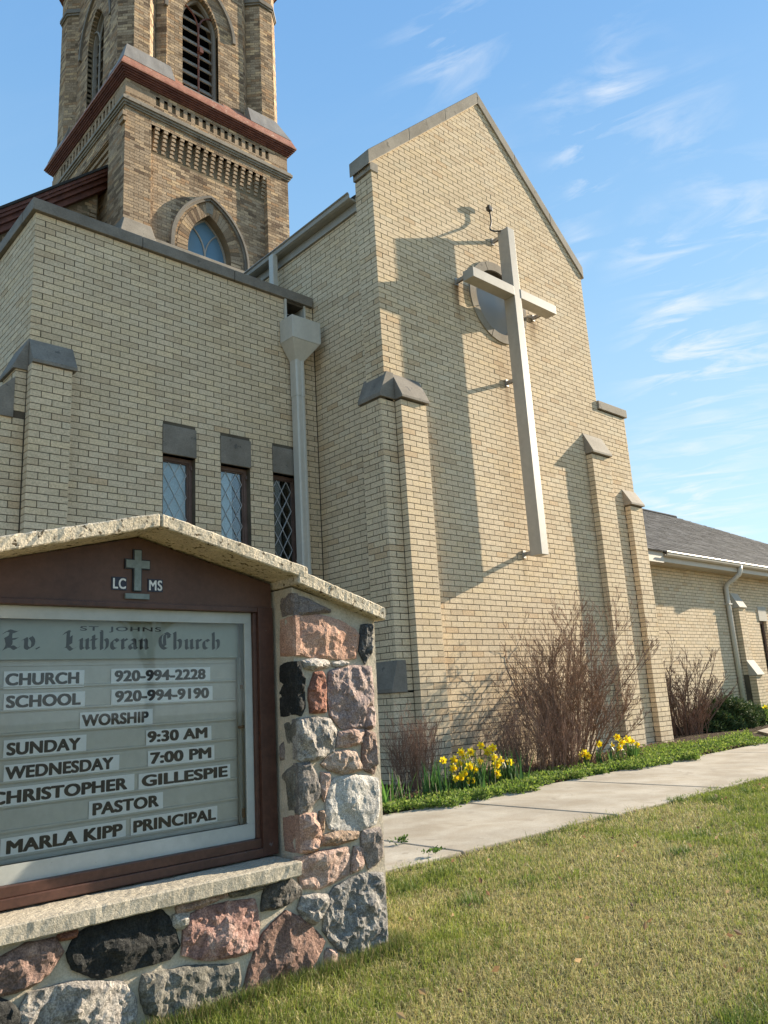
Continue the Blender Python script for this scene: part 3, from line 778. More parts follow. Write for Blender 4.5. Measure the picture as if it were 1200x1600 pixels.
# bricks right of an opening that one long brick used to cross are filled per opening by a second pass
BW.wall((WX0, WY), uF, WX1-WX0-0.002, 0.0, 5.89, hole=wing_hole, clip=lambda zm, odd: (((BL/2 if odd else 0.0) if zm > 4.1974 else 0.377), WX1-WX0-0.002))
BW.wall((WX0, 11.0), uS, 11.0-WY, 3.0, 5.89, left='own', right_='B', phase=0)
# buttresses at the left corner
for bx in ((2.375+mt, 2.755-mt, 7.35+mt, WY+0.03, 0, 4.2), (2.265+mt, 2.39, WY+mt, 7.85-mt, 0, 4.16), (1.95+mt, 2.26, WY+mt, 7.85-mt, 0, 3.66)):
    b = MB(); b.box(*bx); b.build('buttress', M['mortar'], wing)
BW.wall((2.37, 7.35), uF, 0.388, 0.0, 4.2, dep=0.11)
BW.wall((2.265, WY), uF, 0.10, 3.70, 4.16, dep=0.09)
BW.wall((2.265, 7.85), uS, 0.37, 3.70, 4.16, left='own', right_='B')
BW.wall((1.95, WY), uF, 0.41, 2.0, 3.66, dep=0.09)
BW.finish(wing, wing_front)
def straight_coping(x0, x1, n, y0, y1, z0, z1, parent, m):
    for i in range(n):
        a0 = x0+(x1-x0)*i/n+0.003; a1 = x0+(x1-x0)*(i+1)/n-0.003
        mb = MB(); mb.box(a0, a1, y0, y1, z0, z1); mb.build('coping_stone', m, parent, bevel=0.007)
straight_coping(2.335, 5.87, 3, 7.43, 7.75, 5.893, 6.025, wing, M['dark_stone'])
for i in range(3):
    mb = MB(); mb.box(2.335, 2.66, 7.755+i*1.25, 8.995+i*1.25, 5.893, 6.025); mb.build('coping_stone', M['dark_stone'], wing, bevel=0.007)
c = MB(); cap_wedge(c, 2.372, 2.80, WY, 7.325, 4.49, 4.2, 0.035); c.build('weathering_stone', M['dark_stone'], wing, bevel=0.004)
c = MB(); c.prism([(2.235,4.15),(2.371,4.15),(2.371,4.49),(2.235,4.18)], 7.452, 7.88); c.build('weathering_stone', M['dark_stone'], wing, bevel=0.004)
c = MB(); c.prism([(1.90,3.65),(2.26,3.65),(2.26,4.06),(1.90,3.69)], 7.45, 7.88); c.build('weathering_stone', M['dark_stone'], wing, bevel=0.004)
# windows
def leaded_window(x0, x1, blind):
    lin = MB(); lin.box(x0-0.004, x1+0.004, WY-0.022, WY+0.2, WZ1, WZ1+0.325); lin.build('lintel', M['dark_stone'], wing, bevel=0.005)
    si = MB(); si.box(x0-0.03, x1+0.03, WY-0.04, WY+0.2, WZ0-0.1, WZ0); si.build('sill', M['dark_stone'], wing)
    fy = WY+0.105; fw = 0.042
    f = MB(); f.holed([(x0+.001,WZ0),(x1-.001,WZ0),(x1-.001,WZ1-.001),(x0+.001,WZ1-.001)], [[(x0+fw,WZ0+fw),(x1-fw,WZ0+fw),(x1-fw,WZ1-fw),(x0+fw,WZ1-fw)]], fy-0.03, fy+0.03)
    f.holed([(x0+fw-.002,WZ0+fw-.002),(x1-fw+.002,WZ0+fw-.002),(x1-fw+.002,WZ1-fw+.002),(x0+fw-.002,WZ1-fw+.002)], [[(x0+fw+.012,WZ0+fw+.012),(x1-fw-.012,WZ0+fw+.012),(x1-fw-.012,WZ1-fw-.012),(x0+fw+.012,WZ1-fw-.012)]], fy-0.012, fy+0.02)
    w = f.build('window', M['window_frame'], wing)
    for hz in (WZ1-0.10, WZ0+0.12):
        h = MB(); h.tube([(x1-0.018, fy-0.045, hz-0.02), (x1-0.018, fy-0.045, hz+0.02)], 0.012, 8); h.build('hinge', M['window_frame'], w)
    p = MB(); p.box(x0+fw+.01, x1-fw-.01, fy+0.004, fy+0.008, WZ0+fw+.01, WZ1-fw-.01); p.build('pane', M['glass'], w)
    # lead cames in a diamond lattice
    cm_ = MB(); a0, a1 = x0+fw+.014, x1-fw-.014; z0, z1 = WZ0+fw+.014, WZ1-fw-.014
    dwx, dwz = (a1-a0)/2.0, (a1-a0)/2.0*1.78
    q = 0.0028
    for sgn in (1, -1):
        k = -8
        while k < 14:
            # line: z = z1 - k*dwz + sgn*(x-a0)*dwz/dwx, clipped
            pts = []
            zl = z1-(k+0.5)*dwz; s_ = sgn*dwz/dwx
            xa, xb = a0, a1
            za, zb = zl, zl+s_*(a1-a0)
            def xat(z): return a0+(z-zl)/s_
            lo, hi = (za, zb) if za < zb else (zb, za)
            if hi > z0+0.01 and lo < z1-0.01:
                ca, cb = max(lo, z0), min(hi, z1)
                pa, pb = (xat(ca), ca), (xat(cb), cb)
                d = math.hypot(pb[0]-pa[0], pb[1]-pa[1])
                if d > 0.02:
                    nx, nz = -(pb[1]-pa[1])/d*q, (pb[0]-pa[0])/d*q
                    off = 0.0 if sgn > 0 else 0.0012
                    cm_.prism([(pa[0]-nx,pa[1]-nz),(pb[0]-nx,pb[1]-nz),(pb[0]+nx,pb[1]+nz),(pa[0]+nx,pa[1]+nz)], fy-0.004-off, fy+0.003-off)
            k += 1
    cm_.build('lead_came', M['came'], w)
    if blind:
        bl_ = MB(); bl_.box(x0+fw, x0+fw+(x1-x0-2*fw)*blind, fy+0.045, fy+0.05, WZ0+0.02, WZ1-0.02); bl_.build('blind', M['blind'], w)
leaded_window(WINS[0][0], WINS[0][1], 1.0)
leaded_window(WINS[1][0], WINS[1][1], 0.62)
leaded_window(WINS[2][0], WINS[2][1], 0)
# scupper, conductor head and downpipe
s_ = MB(); s_.box(SC[0]-0.022, SC[0]+0.006, WY-0.03, WY+0.3, SC[2]-0.1, 5.888); s_.box(SC[1]-0.006, SC[1]+0.02, WY-0.012, WY+0.3, SC[2]-0.1, 5.888); s_.box(SC[0]+0.006, SC[1]-0.006, WY-0.01, WY+0.3, SC[2]-0.02, SC[2])
s_.build('scupper_lining', M['white_metal'], wing)
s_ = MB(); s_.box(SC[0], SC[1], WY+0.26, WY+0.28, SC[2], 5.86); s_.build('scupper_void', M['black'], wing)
h = MB(); hx0, hx1, hy0, hy1 = 5.355, 5.77, 7.20, 7.458
h.hexa([(5.475,7.31,5.02),(5.60,7.31,5.02),(5.60,7.44,5.02),(5.475,7.44,5.02),(hx0,hy0,5.245),(hx1,hy0,5.245),(hx1,hy1,5.245),(hx0,hy1,5.245)])
h.box(hx0-.004, hx1+.004, hy0-.004, hy1, 5.247, 5.545)
h.box(hx1+.005, hx1+.014, hy0-.01, hy1, 5.26, 5.55)
h.build('conductor_head', M['white_metal'], wing, bevel=0.004)
d = MB()
oct_ = [(5.475,7.325),(5.49,7.31),(5.515,7.31),(5.52,7.318),(5.555,7.318),(5.56,7.31),(5.585,7.31),(5.60,7.325),(5.60,7.43),(5.475,7.43)]
d.prism(oct_, 0.02, 4.55, 'xy'); d.prism([(p[0]*1.0+(p[0]-5.5375)*0.07, p[1]+(p[1]-7.37)*0.07) for p in oct_], 4.552, 5.03, 'xy')
d.prism([(p[0]+(p[0]-5.5375)*0.06, p[1]+(p[1]-7.37)*0.06) for p in oct_], 2.50, 2.52, 'xy')
d.build('downpipe', M['white_metal'], wing)

# ------------------------------------------------------------ low hall on the right
hall = empty('low_hall', (17, 10, 0), 'long low cream brick hall with grey shingle roof and pale gutter at far right', 'building')
HY = 8.0
b = MB(); b.holed([(10.9,0),(27,0),(27,3.25),(10.9,3.25)], [[(19.36,0.95),(19.78,0.95),(19.78,2.18),(19.36,2.18)]], HY+mt, HY+0.25)
hall_front = b.build('front_wall', M['mortar'], hall)
b = MB(); b.box(19.2, 20.0, HY+0.2, HY+0.22, 0.8, 2.4); b.build('dark_room', M['interior'], hall)
BH = Bricks(PAL_NEW, M['brick'], 6)
BH.wall((11.0, HY), uF, 15.8, 0.0, 3.22, hole=rect_hole(11.0, [(19.37, 19.77, 0.94, 2.52)]))
b = MB(); b.box(18.06+mt, 18.40-mt, 7.87+mt, HY+0.02, 0, 2.44); b.build('buttress', M['mortar'], hall)
b = MB(); b.box(18.06+mt, 18.40-mt, 7.72+mt, 7.872, 0, 0.93); b.build('buttress', M['mortar'], hall)
BH.wall((18.06, 7.87), uF, 0.34, 0.93, 2.44, dep=0.12); BH.wall((18.06, 7.72), uF, 0.34, 0.0, 0.92, dep=0.15)
BH.finish(hall, hall_front)
c = MB(); cap_wedge(c, 18.04, 18.43, HY, 7.83, 2.79, 2.44, 0.02); c.build('weathering_stone', M['light_stone'], hall, bevel=0.004)
c = MB(); cap_wedge(c, 18.04, 18.43, 7.87, 7.68, 1.27, 0.93, 0.02); c.build('weathering_stone', M['light_stone'], hall, bevel=0.004)
c = MB(); c.box(19.35, 19.80, HY-0.02, HY+0.2, 2.18, 2.52); c.build('lintel', M['light_stone'], hall, bevel=0.004)
c = MB(); c.holed([(19.36,0.95),(19.78,0.95),(19.78,2.18),(19.36,2.18)], [[(19.40,1.0),(19.74,1.0),(19.74,2.13),(19.40,2.13)]], HY+0.07, HY+0.13)
hw = c.build('window', M['window_frame'], hall)
c = MB(); c.box(19.40, 19.74, HY+0.098, HY+0.102, 1.0, 2.13); c.build('pane', M['glass'], hw)
# eaves: soffit boards, fascia, gutter
for i in range(38):
    c = MB(); x = 11.1+i*0.36; c.box(x+0.004, x+0.352, 7.67, HY+0.1, 3.20, 3.225); c.build('soffit_board', M['beige_metal'], hall)
c = MB(); c.box(11.06, 25, 7.64, 7.665, 3.195, 3.37); c.build('fascia', M['beige_metal'], hall)
c = MB(); c.prism([(7.54,3.40),(7.535,3.385),(7.548,3.375),(7.555,3.33),(7.58,3.30),(7.637,3.30),(7.637,3.38),(7.59,3.32),(7.565,3.34),(7.56,3.385),(7.55,3.40)], 14.55, 25, 'yz'); c.build('gutter', M['beige_metal'], hall)
c = MB(); c.prism([(7.62,3.17),(8.3,3.17),(8.3,3.62),(7.62,3.42)], 11.05, 14.50, 'yz'); c.build('eave_return', M['beige_metal'], hall)
# roof: course after course of shingles, hipped at the right
ridge_y, ridge_z = 13.0, 6.50; ey, ez = 7.58, 3.40
slope = (ridge_z-ez)/(ridge_y-ey)
V = []; F = []; Cc = []; rr = random.Random(9)
ncr = 36
for k in range(ncr):
    t0, t1 = k/ncr, (k+1)/ncr+0.004
    y0, y1 = ey+(ridge_y-ey)*t0, ey+(ridge_y-ey)*min(1, t1)
    z0, z1 = ez+(ridge_z-ez)*t0, ez+(ridge_z-ez)*min(1, t1)
    xr0 = 35.0-(y0-ey)*1.66; xr1 = 35.0-(y1-ey)*1.66
    x = 11.0+rr.uniform(-.2, 0)
    while x < xr0:
        w = rr.uniform(0.16, 0.34); xe = min(x+w, xr0)
        lift = rr.choice((0.008, 0.012, 0.017))
        b0 = len(V)
        V += [(x,y0,z0+lift),(xe-0.004,y0,z0+lift),(min(xe-0.004,xr1+0.01),y1,z1+0.001),(min(x,xr1),y1,z1+0.001),(x,y0,z0-0.004),(xe-0.004,y0,z0-0.004)]
        F += [(b0,b0+1,b0+2,b0+3),(b0+4,b0+5,b0+1,b0)]
        t = rr.uniform(0.72, 1.25); Cc += [(t,t,t*rr.uniform(0.97,1.03))]*6
        x += w
me = raw_mesh('shingles', V, F, M['shingle'], np.array(Cc))
o = link('shingles', me, hall); o['kind'] = 'stuff'
c = MB(); c.add([(10.9,ey,ez-0.02),(35,ey,ez-0.02),(26.0,ridge_y,ridge_z-0.02),(10.9,ridge_y,ridge_z-0.02),(35,18.4,ez-0.02),(10.9,18.4,ez-0.02)], [(0,1,2,3),(1,4,2),(3,2,4,5)]); c.build('roof', M['roof_deck'], hall)
c = MB(); c.tube([(10.9,ridge_y,ridge_z+0.01),(26.02,ridge_y,ridge_z+0.01)], 0.05, 6); c.build('ridge_cap', M['shingle'], hall)
c = MB(); c.tube([(17.86,7.60,3.34),(17.84,7.60,3.24),(17.83,7.62,3.16),(17.80,7.74,3.06),(17.76,7.90,2.97),(17.75,7.94,2.88),(17.75,7.945,2.6),(17.75,7.945,0.1)], 0.052, 12, True); hd = c.build('downpipe', M['white_metal'], hall, smooth=True)
c = MB(); c.box(17.67, 17.83, 7.885, 7.998, 2.50, 2.53); c.build('strap', M['white_metal'], hd)

# ------------------------------------------------------------ old bell tower
TX0, TX1, TY0, TY1 = 5.65, 9.53, 12.8, 16.65
tower = empty('bell_tower', (7.6, 14.7, 0), 'old square brick bell tower with louvred belfry, red cornice and arched blue window', 'tower')
RC = 0.13   # recess of the panels
def parch(cx, a, R, zs, n=12, zb=None):
    """pointed arch outline, left foot to right foot"""
    pts = []
    cl = cx-a+R; ang = math.acos((R-a)/R)
    for i in range(n+1):
        t = math.pi-(ang)*i/n; pts.append((cl+R*math.cos(t), zs+R*math.sin(t)))
    cr_ = cx+a-R
    for i in range(1, n+1):
        t = ang-(ang)*i/n; pts.append((cr_+R*math.cos(t), zs+R*math.sin(t)))
    if zb is not None: pts = [(cx-a, zb)]+pts+[(cx+a, zb)]
    return pts
AX = 7.575; ASZ = 10.0
win_open = parch(AX, 0.50, 1.06, ASZ, zb=8.9)
b = MB()
b.holed([(6.2,6.0),(8.95,6.0),(8.95,12.34),(6.2,12.34)], [win_open], TY0+RC+mt, TY0+0.5)
t_front = b.build('front_wall', M['old_mortar'], tower)
b = MB()
for (x0, x1) in ((TX0, 6.2), (8.95, TX1)): b.box(x0+mt, x1-mt, TY0+mt, TY0+0.55, 6, 12.5)
b.box(TX0+mt, TX1-mt, TY0+mt, TY0+0.6, 12.34, 12.832); b.box(TX0+0.06, TX1-0.06, TY0+0.06, TY0+0.6, 12.832, 13.038); b.box(TX0+mt, TX1-mt, TY0+mt, TY0+0.6, 13.038, 13.14)
b.box(TX1-0.5, TX1-mt, TY0+0.4, TY1, 6, 13.13); b.box(TX0+mt, TX1-mt, TY1-0.5, TY1-mt, 6, 13.13)
for (y0, y1) in ((TY0+0.5, TY0+0.75), (TY1-0.75, TY1-0.01)): b.box(TX0+mt+0.002, TX0+0.5, y0, y1, 6, 12.5)
b.box(TX0+RC+mt, TX0+0.5, TY0+0.7, TY1-0.7, 6, 12.34); b.box(TX0+mt+0.001, TX0+0.52, TY0+0.5, TY1-0.02, 12.34, 12.832); b.box(TX0+0.061, TX0+0.52, TY0+0.5, TY1-0.02, 12.832, 13.038); b.box(TX0+mt+0.001, TX0+0.52, TY0+0.5, TY1-0.02, 13.038, 13.14)
b.build('corner_pier', M['old_mortar'], tower)
BT = Bricks(PAL_OLD, M['old_brick'], 8)
def arch_half(dz, a, R):
    """half width of the pointed arch at height dz above spring"""
    if dz <= 0: return a
    h = R*R-dz*dz
    if h <= 0: return -1
    v = math.sqrt(h)-(R-a)
    return v
def tw_hole(xm, zm, e0, e1):
    X0, X1 = 6.2+e0, 6.2+e1
    hw_ = arch_half(zm-ASZ, 0.74, 1.28)
    if hw_ > 0:
        l, r = AX-hw_, AX+hw_
        if X0 >= l-0.02 and X1 <= r+0.02: return True
        if X0 < l < X1: return (e0, l)  if False else (e0, l-6.2)
        if X0 < r < X1: return (r-6.2, e1)
    return False
BT.wall((6.2, TY0+RC), uF, 2.75, 8.2, 11.8, hole=tw_hole)
BT.wall((TX0, TY0), uF, 0.55, 8.2, 12.50, left='A', right_='own', dep=0.13)
BT.wall((8.95, TY0), uF, TX1-8.95, 8.2, 12.50, dep=0.13)
BT.wall((6.2, TY0), uF, 2.75, 12.34, 12.50)
def dent(xm, zm, e0, e1): return 12.83 < zm < 13.03 and 0.47 < xm < 3.4
BT.wall((TX0, TY0), uF, TX1-TX0, 12.70, 12.832, left='A'); BT.wall((TX0, TY0), uF, TX1-TX0, 13.038, 13.14, left='A')
BT.wall((TX0, TY0+0.75), uS, 0.75, 8.2, 12.50, left='own', right_='B', dep=0.13)
BT.wall((TX0, TY1), uS, 0.75, 8.2, 12.50, dep=0.13)
BT.wall((TX0+RC, TY1-0.75), uS, TY1-TY0-1.5, 8.2, 12.0)
BT.wall((TX0, TY1), uS, TY1-TY0, 12.70, 12.832, right_='B'); BT.wall((TX0, TY1), uS, TY1-TY0, 13.038, 13.14, right_='B')
BT.wall((TX0, TY1-0.75), uS, TY1-TY0-1.5, 12.2, 12.50)
# square dentil blocks between the recesses
def shared_boxes(name, size, places, m, parent):
    mb = MB(); mb.box(0, size[0], 0, size[1], 0, size[2]); me = mb.mesh(name, m)
    for p in places:
        o = bpy.data.objects.new(name, me); COL.objects.link(o); o.parent = parent; o.location = Vector(p)-Vector(parent.location)
shared_boxes('dentil', (0.086, 0.068, 0.204), [(6.12+i*0.176+0.088, TY0+0.002, 12.833) for i in range(17)], M['old_brick'], tower)
shared_boxes('dentil', (0.068, 0.086, 0.204), [(TX0+0.002, TY0+0.46+i*0.176+0.088, 12.833) for i in range(17)], M['old_brick'], tower)
shared_boxes('frieze_end', (0.556, 0.06, 0.206), [(TX0+0.001, TY0+0.001, 12.832)], M['old_brick'], tower)
shared_boxes('frieze_end', (0.06, 0.45, 0.206), [(TX0+0.001, TY0+0.062, 12.832), (TX0+0.001, TY1-0.39, 12.832)], M['old_brick'], tower)
shared_boxes('frieze_end', (0.415, 0.06, 0.206), [(9.113, TY0+0.001, 12.832)], M['old_brick'], tower)
# corbel table: stacked brick ends stepping out, dark slots between
n_c = 15; pitch = 2.75/(n_c)
for i in range(n_c):
    x = 6.2+i*pitch+0.095; cb = MB()
    for k in range(6):
        z = 11.86+k*0.083
        out = RC-0.022*(k+0.6)
        cb.box(x, x+pitch-0.095, TY0+max(0.004, out), TY0+RC+0.02, z, z+0.066)
    cb.build('corbel', M['old_brick'], tower)
cb = MB(); cb.box(6.2, 8.95, TY0+RC, TY0+RC+0.3, 11.84, 12.335); cb.build('corbel_back', M['old_mortar'], tower)
cb = MB(); 
for k in range(3):
    cb = MB(); cb.box(TX0+0.02+0.04*k, TX0+RC+0.02, TY0+0.75, TY1-0.75, 12.18-0.10*k, 12.26-0.10*k); cb.build('corbel_course', M['old_brick'], tower)
def slab_ring(mb, pr, z0, z1, x0=TX0, x1=TX1, y0=TY0, y1=TY1): mb.box(x0-pr, x1+pr, y0-pr, y1+pr, z0, z1)
bm_ = MB(); slab_ring(bm_, 0.03, 12.50, 12.54); slab_ring(bm_, 0.055, 12.54, 12.59); slab_ring(bm_, 0.085, 12.59, 12.66); slab_ring(bm_, 0.06, 12.66, 12.70)
bm_.build('belt_moulding', M['coping'], tower, bevel=0.006)
cn = MB()
for k, (pr, a, z) in enumerate(((0.03,13.14,13.17),(0.055,13.17,13.20),(0.085,13.20,13.235),(0.11,13.235,13.27),(0.14,13.27,13.31))): slab_ring(cn, pr, a, z)
cn.build('cornice', M['copper_dark'], tower, bevel=0.004)
def frustum(mb, a0, a1, b0, b1, z0, c0, c1, d0, d1, z1):
    mb.hexa([(a0,b0,z0),(a1,b0,z0),(a1,b1,z0),(a0,b1,z0),(c0,d0,z1),(c1,d0,z1),(c1,d1,z1),(c0,d1,z1)])
cs = MB(); slab_ring(cs, 0.165, 13.311, 13.345); frustum(cs, TX0-.16, TX1+.16, TY0-.16, TY1+.16, 13.345, TX0-.08, TX1+.08, TY0-.08, TY1+.08, 13.555); frustum(cs, TX0-.08, TX1+.08, TY0-.08, TY1+.08, 13.555, 5.84, 9.36, 13.02, 16.48, 13.78)
cs.build('cornice_roof', M['copper'], tower)
# belfry stage
UX0, UX1, UY0, UY1 = 5.80, 9.38, 13.0, 16.5
LXc = 7.43
lou = parch(LXc, 0.44, 0.98, 15.62, zb=13.72)
b = MB(); b.holed([(6.615,13.5),(8.54,13.5),(8.54,18.4),(6.615,18.4)], [lou], UY0+mt, UY0+0.4)
u_front = b.build('belfry_wall', M['old_mortar'], tower)
LYc = 14.75
lou2 = parch(LYc, 0.44, 0.98, 15.62, zb=13.72)
b = MB(); b.holed([(UY0+0.1,13.5),(UY1-0.1,13.5),(UY1-0.1,18.4),(UY0+0.1,18.4)], [lou2], UX0+mt, UX0+0.4, 'yz')
b.box(UX1-0.4, UX1-mt, UY0+0.1, UY1, 13.5, 18.4); b.box(UX0+0.1, UX1-0.1, UY1-0.4, UY1, 13.5, 18.4); b.box(UX0, UX1, UY0, UY1, 18.41, 18.5)
b.build('belfry_wall', M['old_mortar'], tower)
def lou_hole(c0, off):
    def f(xm, zm, e0, e1):
        X0, X1 = off+e0, off+e1
        hw_ = arch_half(zm-15.62, 0.44, 0.98)
        if zm < 13.72: return False
        if hw_ > 0:
            l, r = c0-hw_, c0+hw_
            if X0 >= l-0.02 and X1 <= r+0.02: return True
            if X0 < l < X1: return (e0, l-off)
            if X0 < r < X1: return (r-off, e1)
        return False
    return f
BT.wall((6.6, UY0), uF, 1.94, 13.5, 18.3, hole=lou_hole(LXc, 6.6))
yl = 16.35
BT.wall((UX0, 15.95), uS, 2.55, 13.5, 18.3, hole=lambda xm, zm, a, b: (lambda r: r if isinstance(r, bool) else (r[0], r[1]))(lou_hole(15.95-LYc, 0)(xm, zm, a, b)))
def turret(cx, cy, side=0.345, r_out=None):
    """octagonal corner turret, bricks on the faces that can be seen"""
    R = side/2/math.tan(math.pi/8)    # apothem
    pts = []
    for k in range(8):
        a = math.radians(22.5+45*k); q = R/math.cos(math.pi/8)
        pts.append((cx+q*math.cos(a), cy+q*math.sin(a)))
    ins = [(cx+(p[0]-cx)*(1-mt/R), cy+(p[1]-cy)*(1-mt/R)) for p in pts]
    tb = MB(); tb.prism(ins, 13.5, 18.45, 'xy'); tb.build('turret', M['old_mortar'], tower)
    for k in range(8):
        p, q = pts[(k) % 8], pts[(k+1) % 8]
        L = math.hypot(q[0]-p[0], q[1]-p[1]); u = ((q[0]-p[0])/L, (q[1]-p[1])/L)
        n = (u[1], -u[0])
        if n[0]*(-cx)+n[1]*(-cy) < -0.5: continue
        BT.wall(p, u, L, 13.55, 17.08, dep=0.06, phase=k)
        BT.wall(p, u, L, 17.3, 18.4, dep=0.06, phase=k)
    bt_ = MB()
    for pr, z0, z1 in ((0.025, 17.10, 17.15), (0.05, 17.15, 17.22), (0.03, 17.22, 17.28)):
        bt_.prism([(cx+(p[0]-cx)*(1+pr/R), cy+(p[1]-cy)*(1+pr/R)) for p in pts], z0, z1, 'xy')
    bt_.build('turret_band', M['dark_stone'], tower)
    tc_ = MB()
    for pr, z0, z1 in ((0.03, 17.80, 17.86), (0.09, 17.86, 17.95), (0.14, 17.95, 18.05)):
        tc_.prism([(cx+(p[0]-cx)*(1+pr/R), cy+(p[1]-cy)*(1+pr/R)) for p in pts], z0, z1, 'xy')
    tc_.build('turret_cornice', M['copper_dark'], tower)
apo = 0.345/2/math.tan(math.pi/8)
for cx, cy in ((5.605+apo, 12.9+apo), (9.12, 12.9+apo), (5.605+apo, 16.6-apo)): turret(cx, cy)
# 45 degree splays between turret and wall
for (p, q) in (((6.45,13.15),(6.615,12.985)), ((8.54,12.985),(8.70,13.15))):
    L = math.hypot(q[0]-p[0], q[1]-p[1]); u = ((q[0]-p[0])/L, (q[1]-p[1])/L); n = (u[1], -u[0])
    BT.wall(p, u, L, 13.5, 18.3, dep=0.06)
    sp = MB(); sp.prism([(p[0]-n[0]*mt,p[1]-n[1]*mt),(q[0]-n[0]*mt,q[1]-n[1]*mt),(q[0],13.3),(p[0],13.3)], 13.5, 18.3, 'xy'); sp.build('splay', M['old_mortar'], tower)
BT.finish(tower, t_front)
# lead weatherings at the foot of the turrets
wl_ = MB(); frustum(wl_, TX0-0.085, 6.68, TY0-0.085, 13.5, 13.56, 5.70, 6.66, 12.89, 13.5, 14.04)
wl_.build('lead_apron', M['lead'], tower)
wl_ = MB(); frustum(wl_, 8.52, TX1+0.085, TY0-0.085, 13.5, 13.56, 8.55, 9.32, 12.89, 13.5, 14.04); wl_.build('lead_apron', M['lead'], tower)
wl_ = MB(); frustum(wl_, TX0-0.10, 6.4, 15.9, 16.78, 13.52, 5.70, 6.4, 15.9, 16.5, 14.02); wl_.build('lead_apron', M['lead'], tower)
wl_ = MB(); frustum(wl_, TX0-0.095, 6.4, 13.49, 14.25, 13.521, 5.75, 6.4, 13.49, 14.25, 13.98); wl_.build('lead_apron', M['lead'], tower)
wl_ = MB(); wl_.box(6.95, 7.93, 12.86, 13.05, 13.60, 13.72); wl_.build('sill', M['lead'], tower, bevel=0.01)
wl_ = MB(); frustum(wl_, 6.69, 6.95, 12.76, 13.02, 13.55, 6.69, 6.95, 12.97, 13.02, 13.86); wl_.build('copper_flashing', M['copper'], tower); wl_ = MB(); frustum(wl_, 7.935, 8.51, 12.76, 13.02, 13.55, 7.935, 8.51, 12.97, 13.02, 13.86); wl_.build('copper_flashing', M['copper'], tower)
# louvred openings
def louver(axis, c0, wall):
    zb, zs = 13.72, 15.62
    pl = 'xz' if axis == 'x' else 'yz'
    outer = parch(c0, 0.438, 0.978, zs, zb=zb); inner = parch(c0, 0.385, 0.925, zs, zb=zb+0.05)
    f = MB(); f.holed(outer, [inner], wall+0.12, wall+0.20, pl)
    w = f.build('louver_frame', M['louver'], tower)
    # tracery: mullion and two curved bars
    d = wall+0.10
    def P(a, z): return (a, d, z) if axis == 'x' else (d, a, z)
    m_ = MB(); m_.tube([P(c0, zb+0.03), P(c0, 15.55)], 0.022, 6)
    for sg in (1, -1):
        m_.tube([P(c0+sg*0.36*(1-math.cos(t))*1.0, 15.55+0.52*math.sin(t)) for t in [i*math.pi/2/8 for i in range(9)]], 0.02, 6)
    m_.build('tracery', M['copper_dark' if axis == 'x' else 'louver'], w)
    for i in range(9):
        z = 13.80+i*0.285
        hw_ = min(0.375, arch_half(z+0.12-zs, 0.385, 0.925))
        if hw_ < 0.08: continue
        s_ = MB()
        y0, y1 = wall+0.16, wall+0.25
        pr = [(y0, z), (y0+0.02, z-0.012), (y1+0.02, z+0.148), (y1, z+0.16)]
        if axis == 'x': s_.prism([(p[0], p[1]) for p in pr], c0-hw_, c0+hw_, 'yz')
        else: s_.add([(p[0], a, p[1]) for a in (c0-hw_, c0+hw_) for p in pr], [(0,1,2,3),(7,6,5,4),(0,4,5,1),(1,5,6,2),(2,6,7,3),(3,7,4,0)])
        s_.build('louver_slat', M['louver'], w)
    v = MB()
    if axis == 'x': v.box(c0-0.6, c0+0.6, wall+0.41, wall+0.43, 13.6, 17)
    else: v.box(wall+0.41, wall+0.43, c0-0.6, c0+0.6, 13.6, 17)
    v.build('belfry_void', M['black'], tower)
louver('x', LXc, UY0); louver('y', LYc, UX0)
cm2 = MB(); cm2.box(7.40, 7.47, 12.98, 13.06, 14.92, 15.06); cm2.box(7.37, 7.50, 13.0, 13.04, 14.955, 15.02); cm2.build('wooden_bracket', M['copper_dark'], tower)
def arch_bar(mb, c0, a, R, zs, w, y0, y1, pl='xz', zb=None):
    o_ = parch(c0, a+w, R+w, zs, 16, zb); i_ = parch(c0, a, R, zs, 16, zb)
    n = len(o_)
    P = (lambda p, t: (p[0], t, p[1])) if pl == 'xz' else (lambda p, t: (t, p[0], p[1]))
    for i in range(n-1):
        q = [o_[i], o_[i+1], i_[i+1], i_[i]]
        b0 = len(mb.v); mb.v += [P(p, y0) for p in q]+[P(p, y1) for p in q]
        mb.f += [tuple(b0+j for j in f) for f in ((0,1,2,3),(7,6,5,4),(0,4,5,1),(2,6,7,3))]
        if i == 0: mb.f.append((b0+3, b0+7, b0+4, b0))
        if i == n-2: mb.f.append((b0+1, b0+5, b0+6, b0+2))
h = MB(); arch_bar(h, LXc, 0.80, 1.36, 15.62, 0.075, UY0-0.055, UY0+0.02); h.build('hood_moulding', M['dark_stone'], tower)
h = MB(); arch_bar(h, LYc, 0.80, 1.36, 15.62, 0.075, UX0-0.055, UX0+0.02, 'yz'); h.build('hood_moulding', M['dark_stone'], tower)
h = MB(); arch_bar(h, AX, 0.86, 1.40, ASZ-0.02, 0.05, TY0+RC-0.085, TY0+RC+0.02, zb=9.85); arch_bar(h, AX, 0.815, 1.355, ASZ-0.02, 0.043, TY0+RC-0.05, TY0+RC+0.02, zb=9.85)
h.build('hood_moulding', M['dark_stone'], tower)
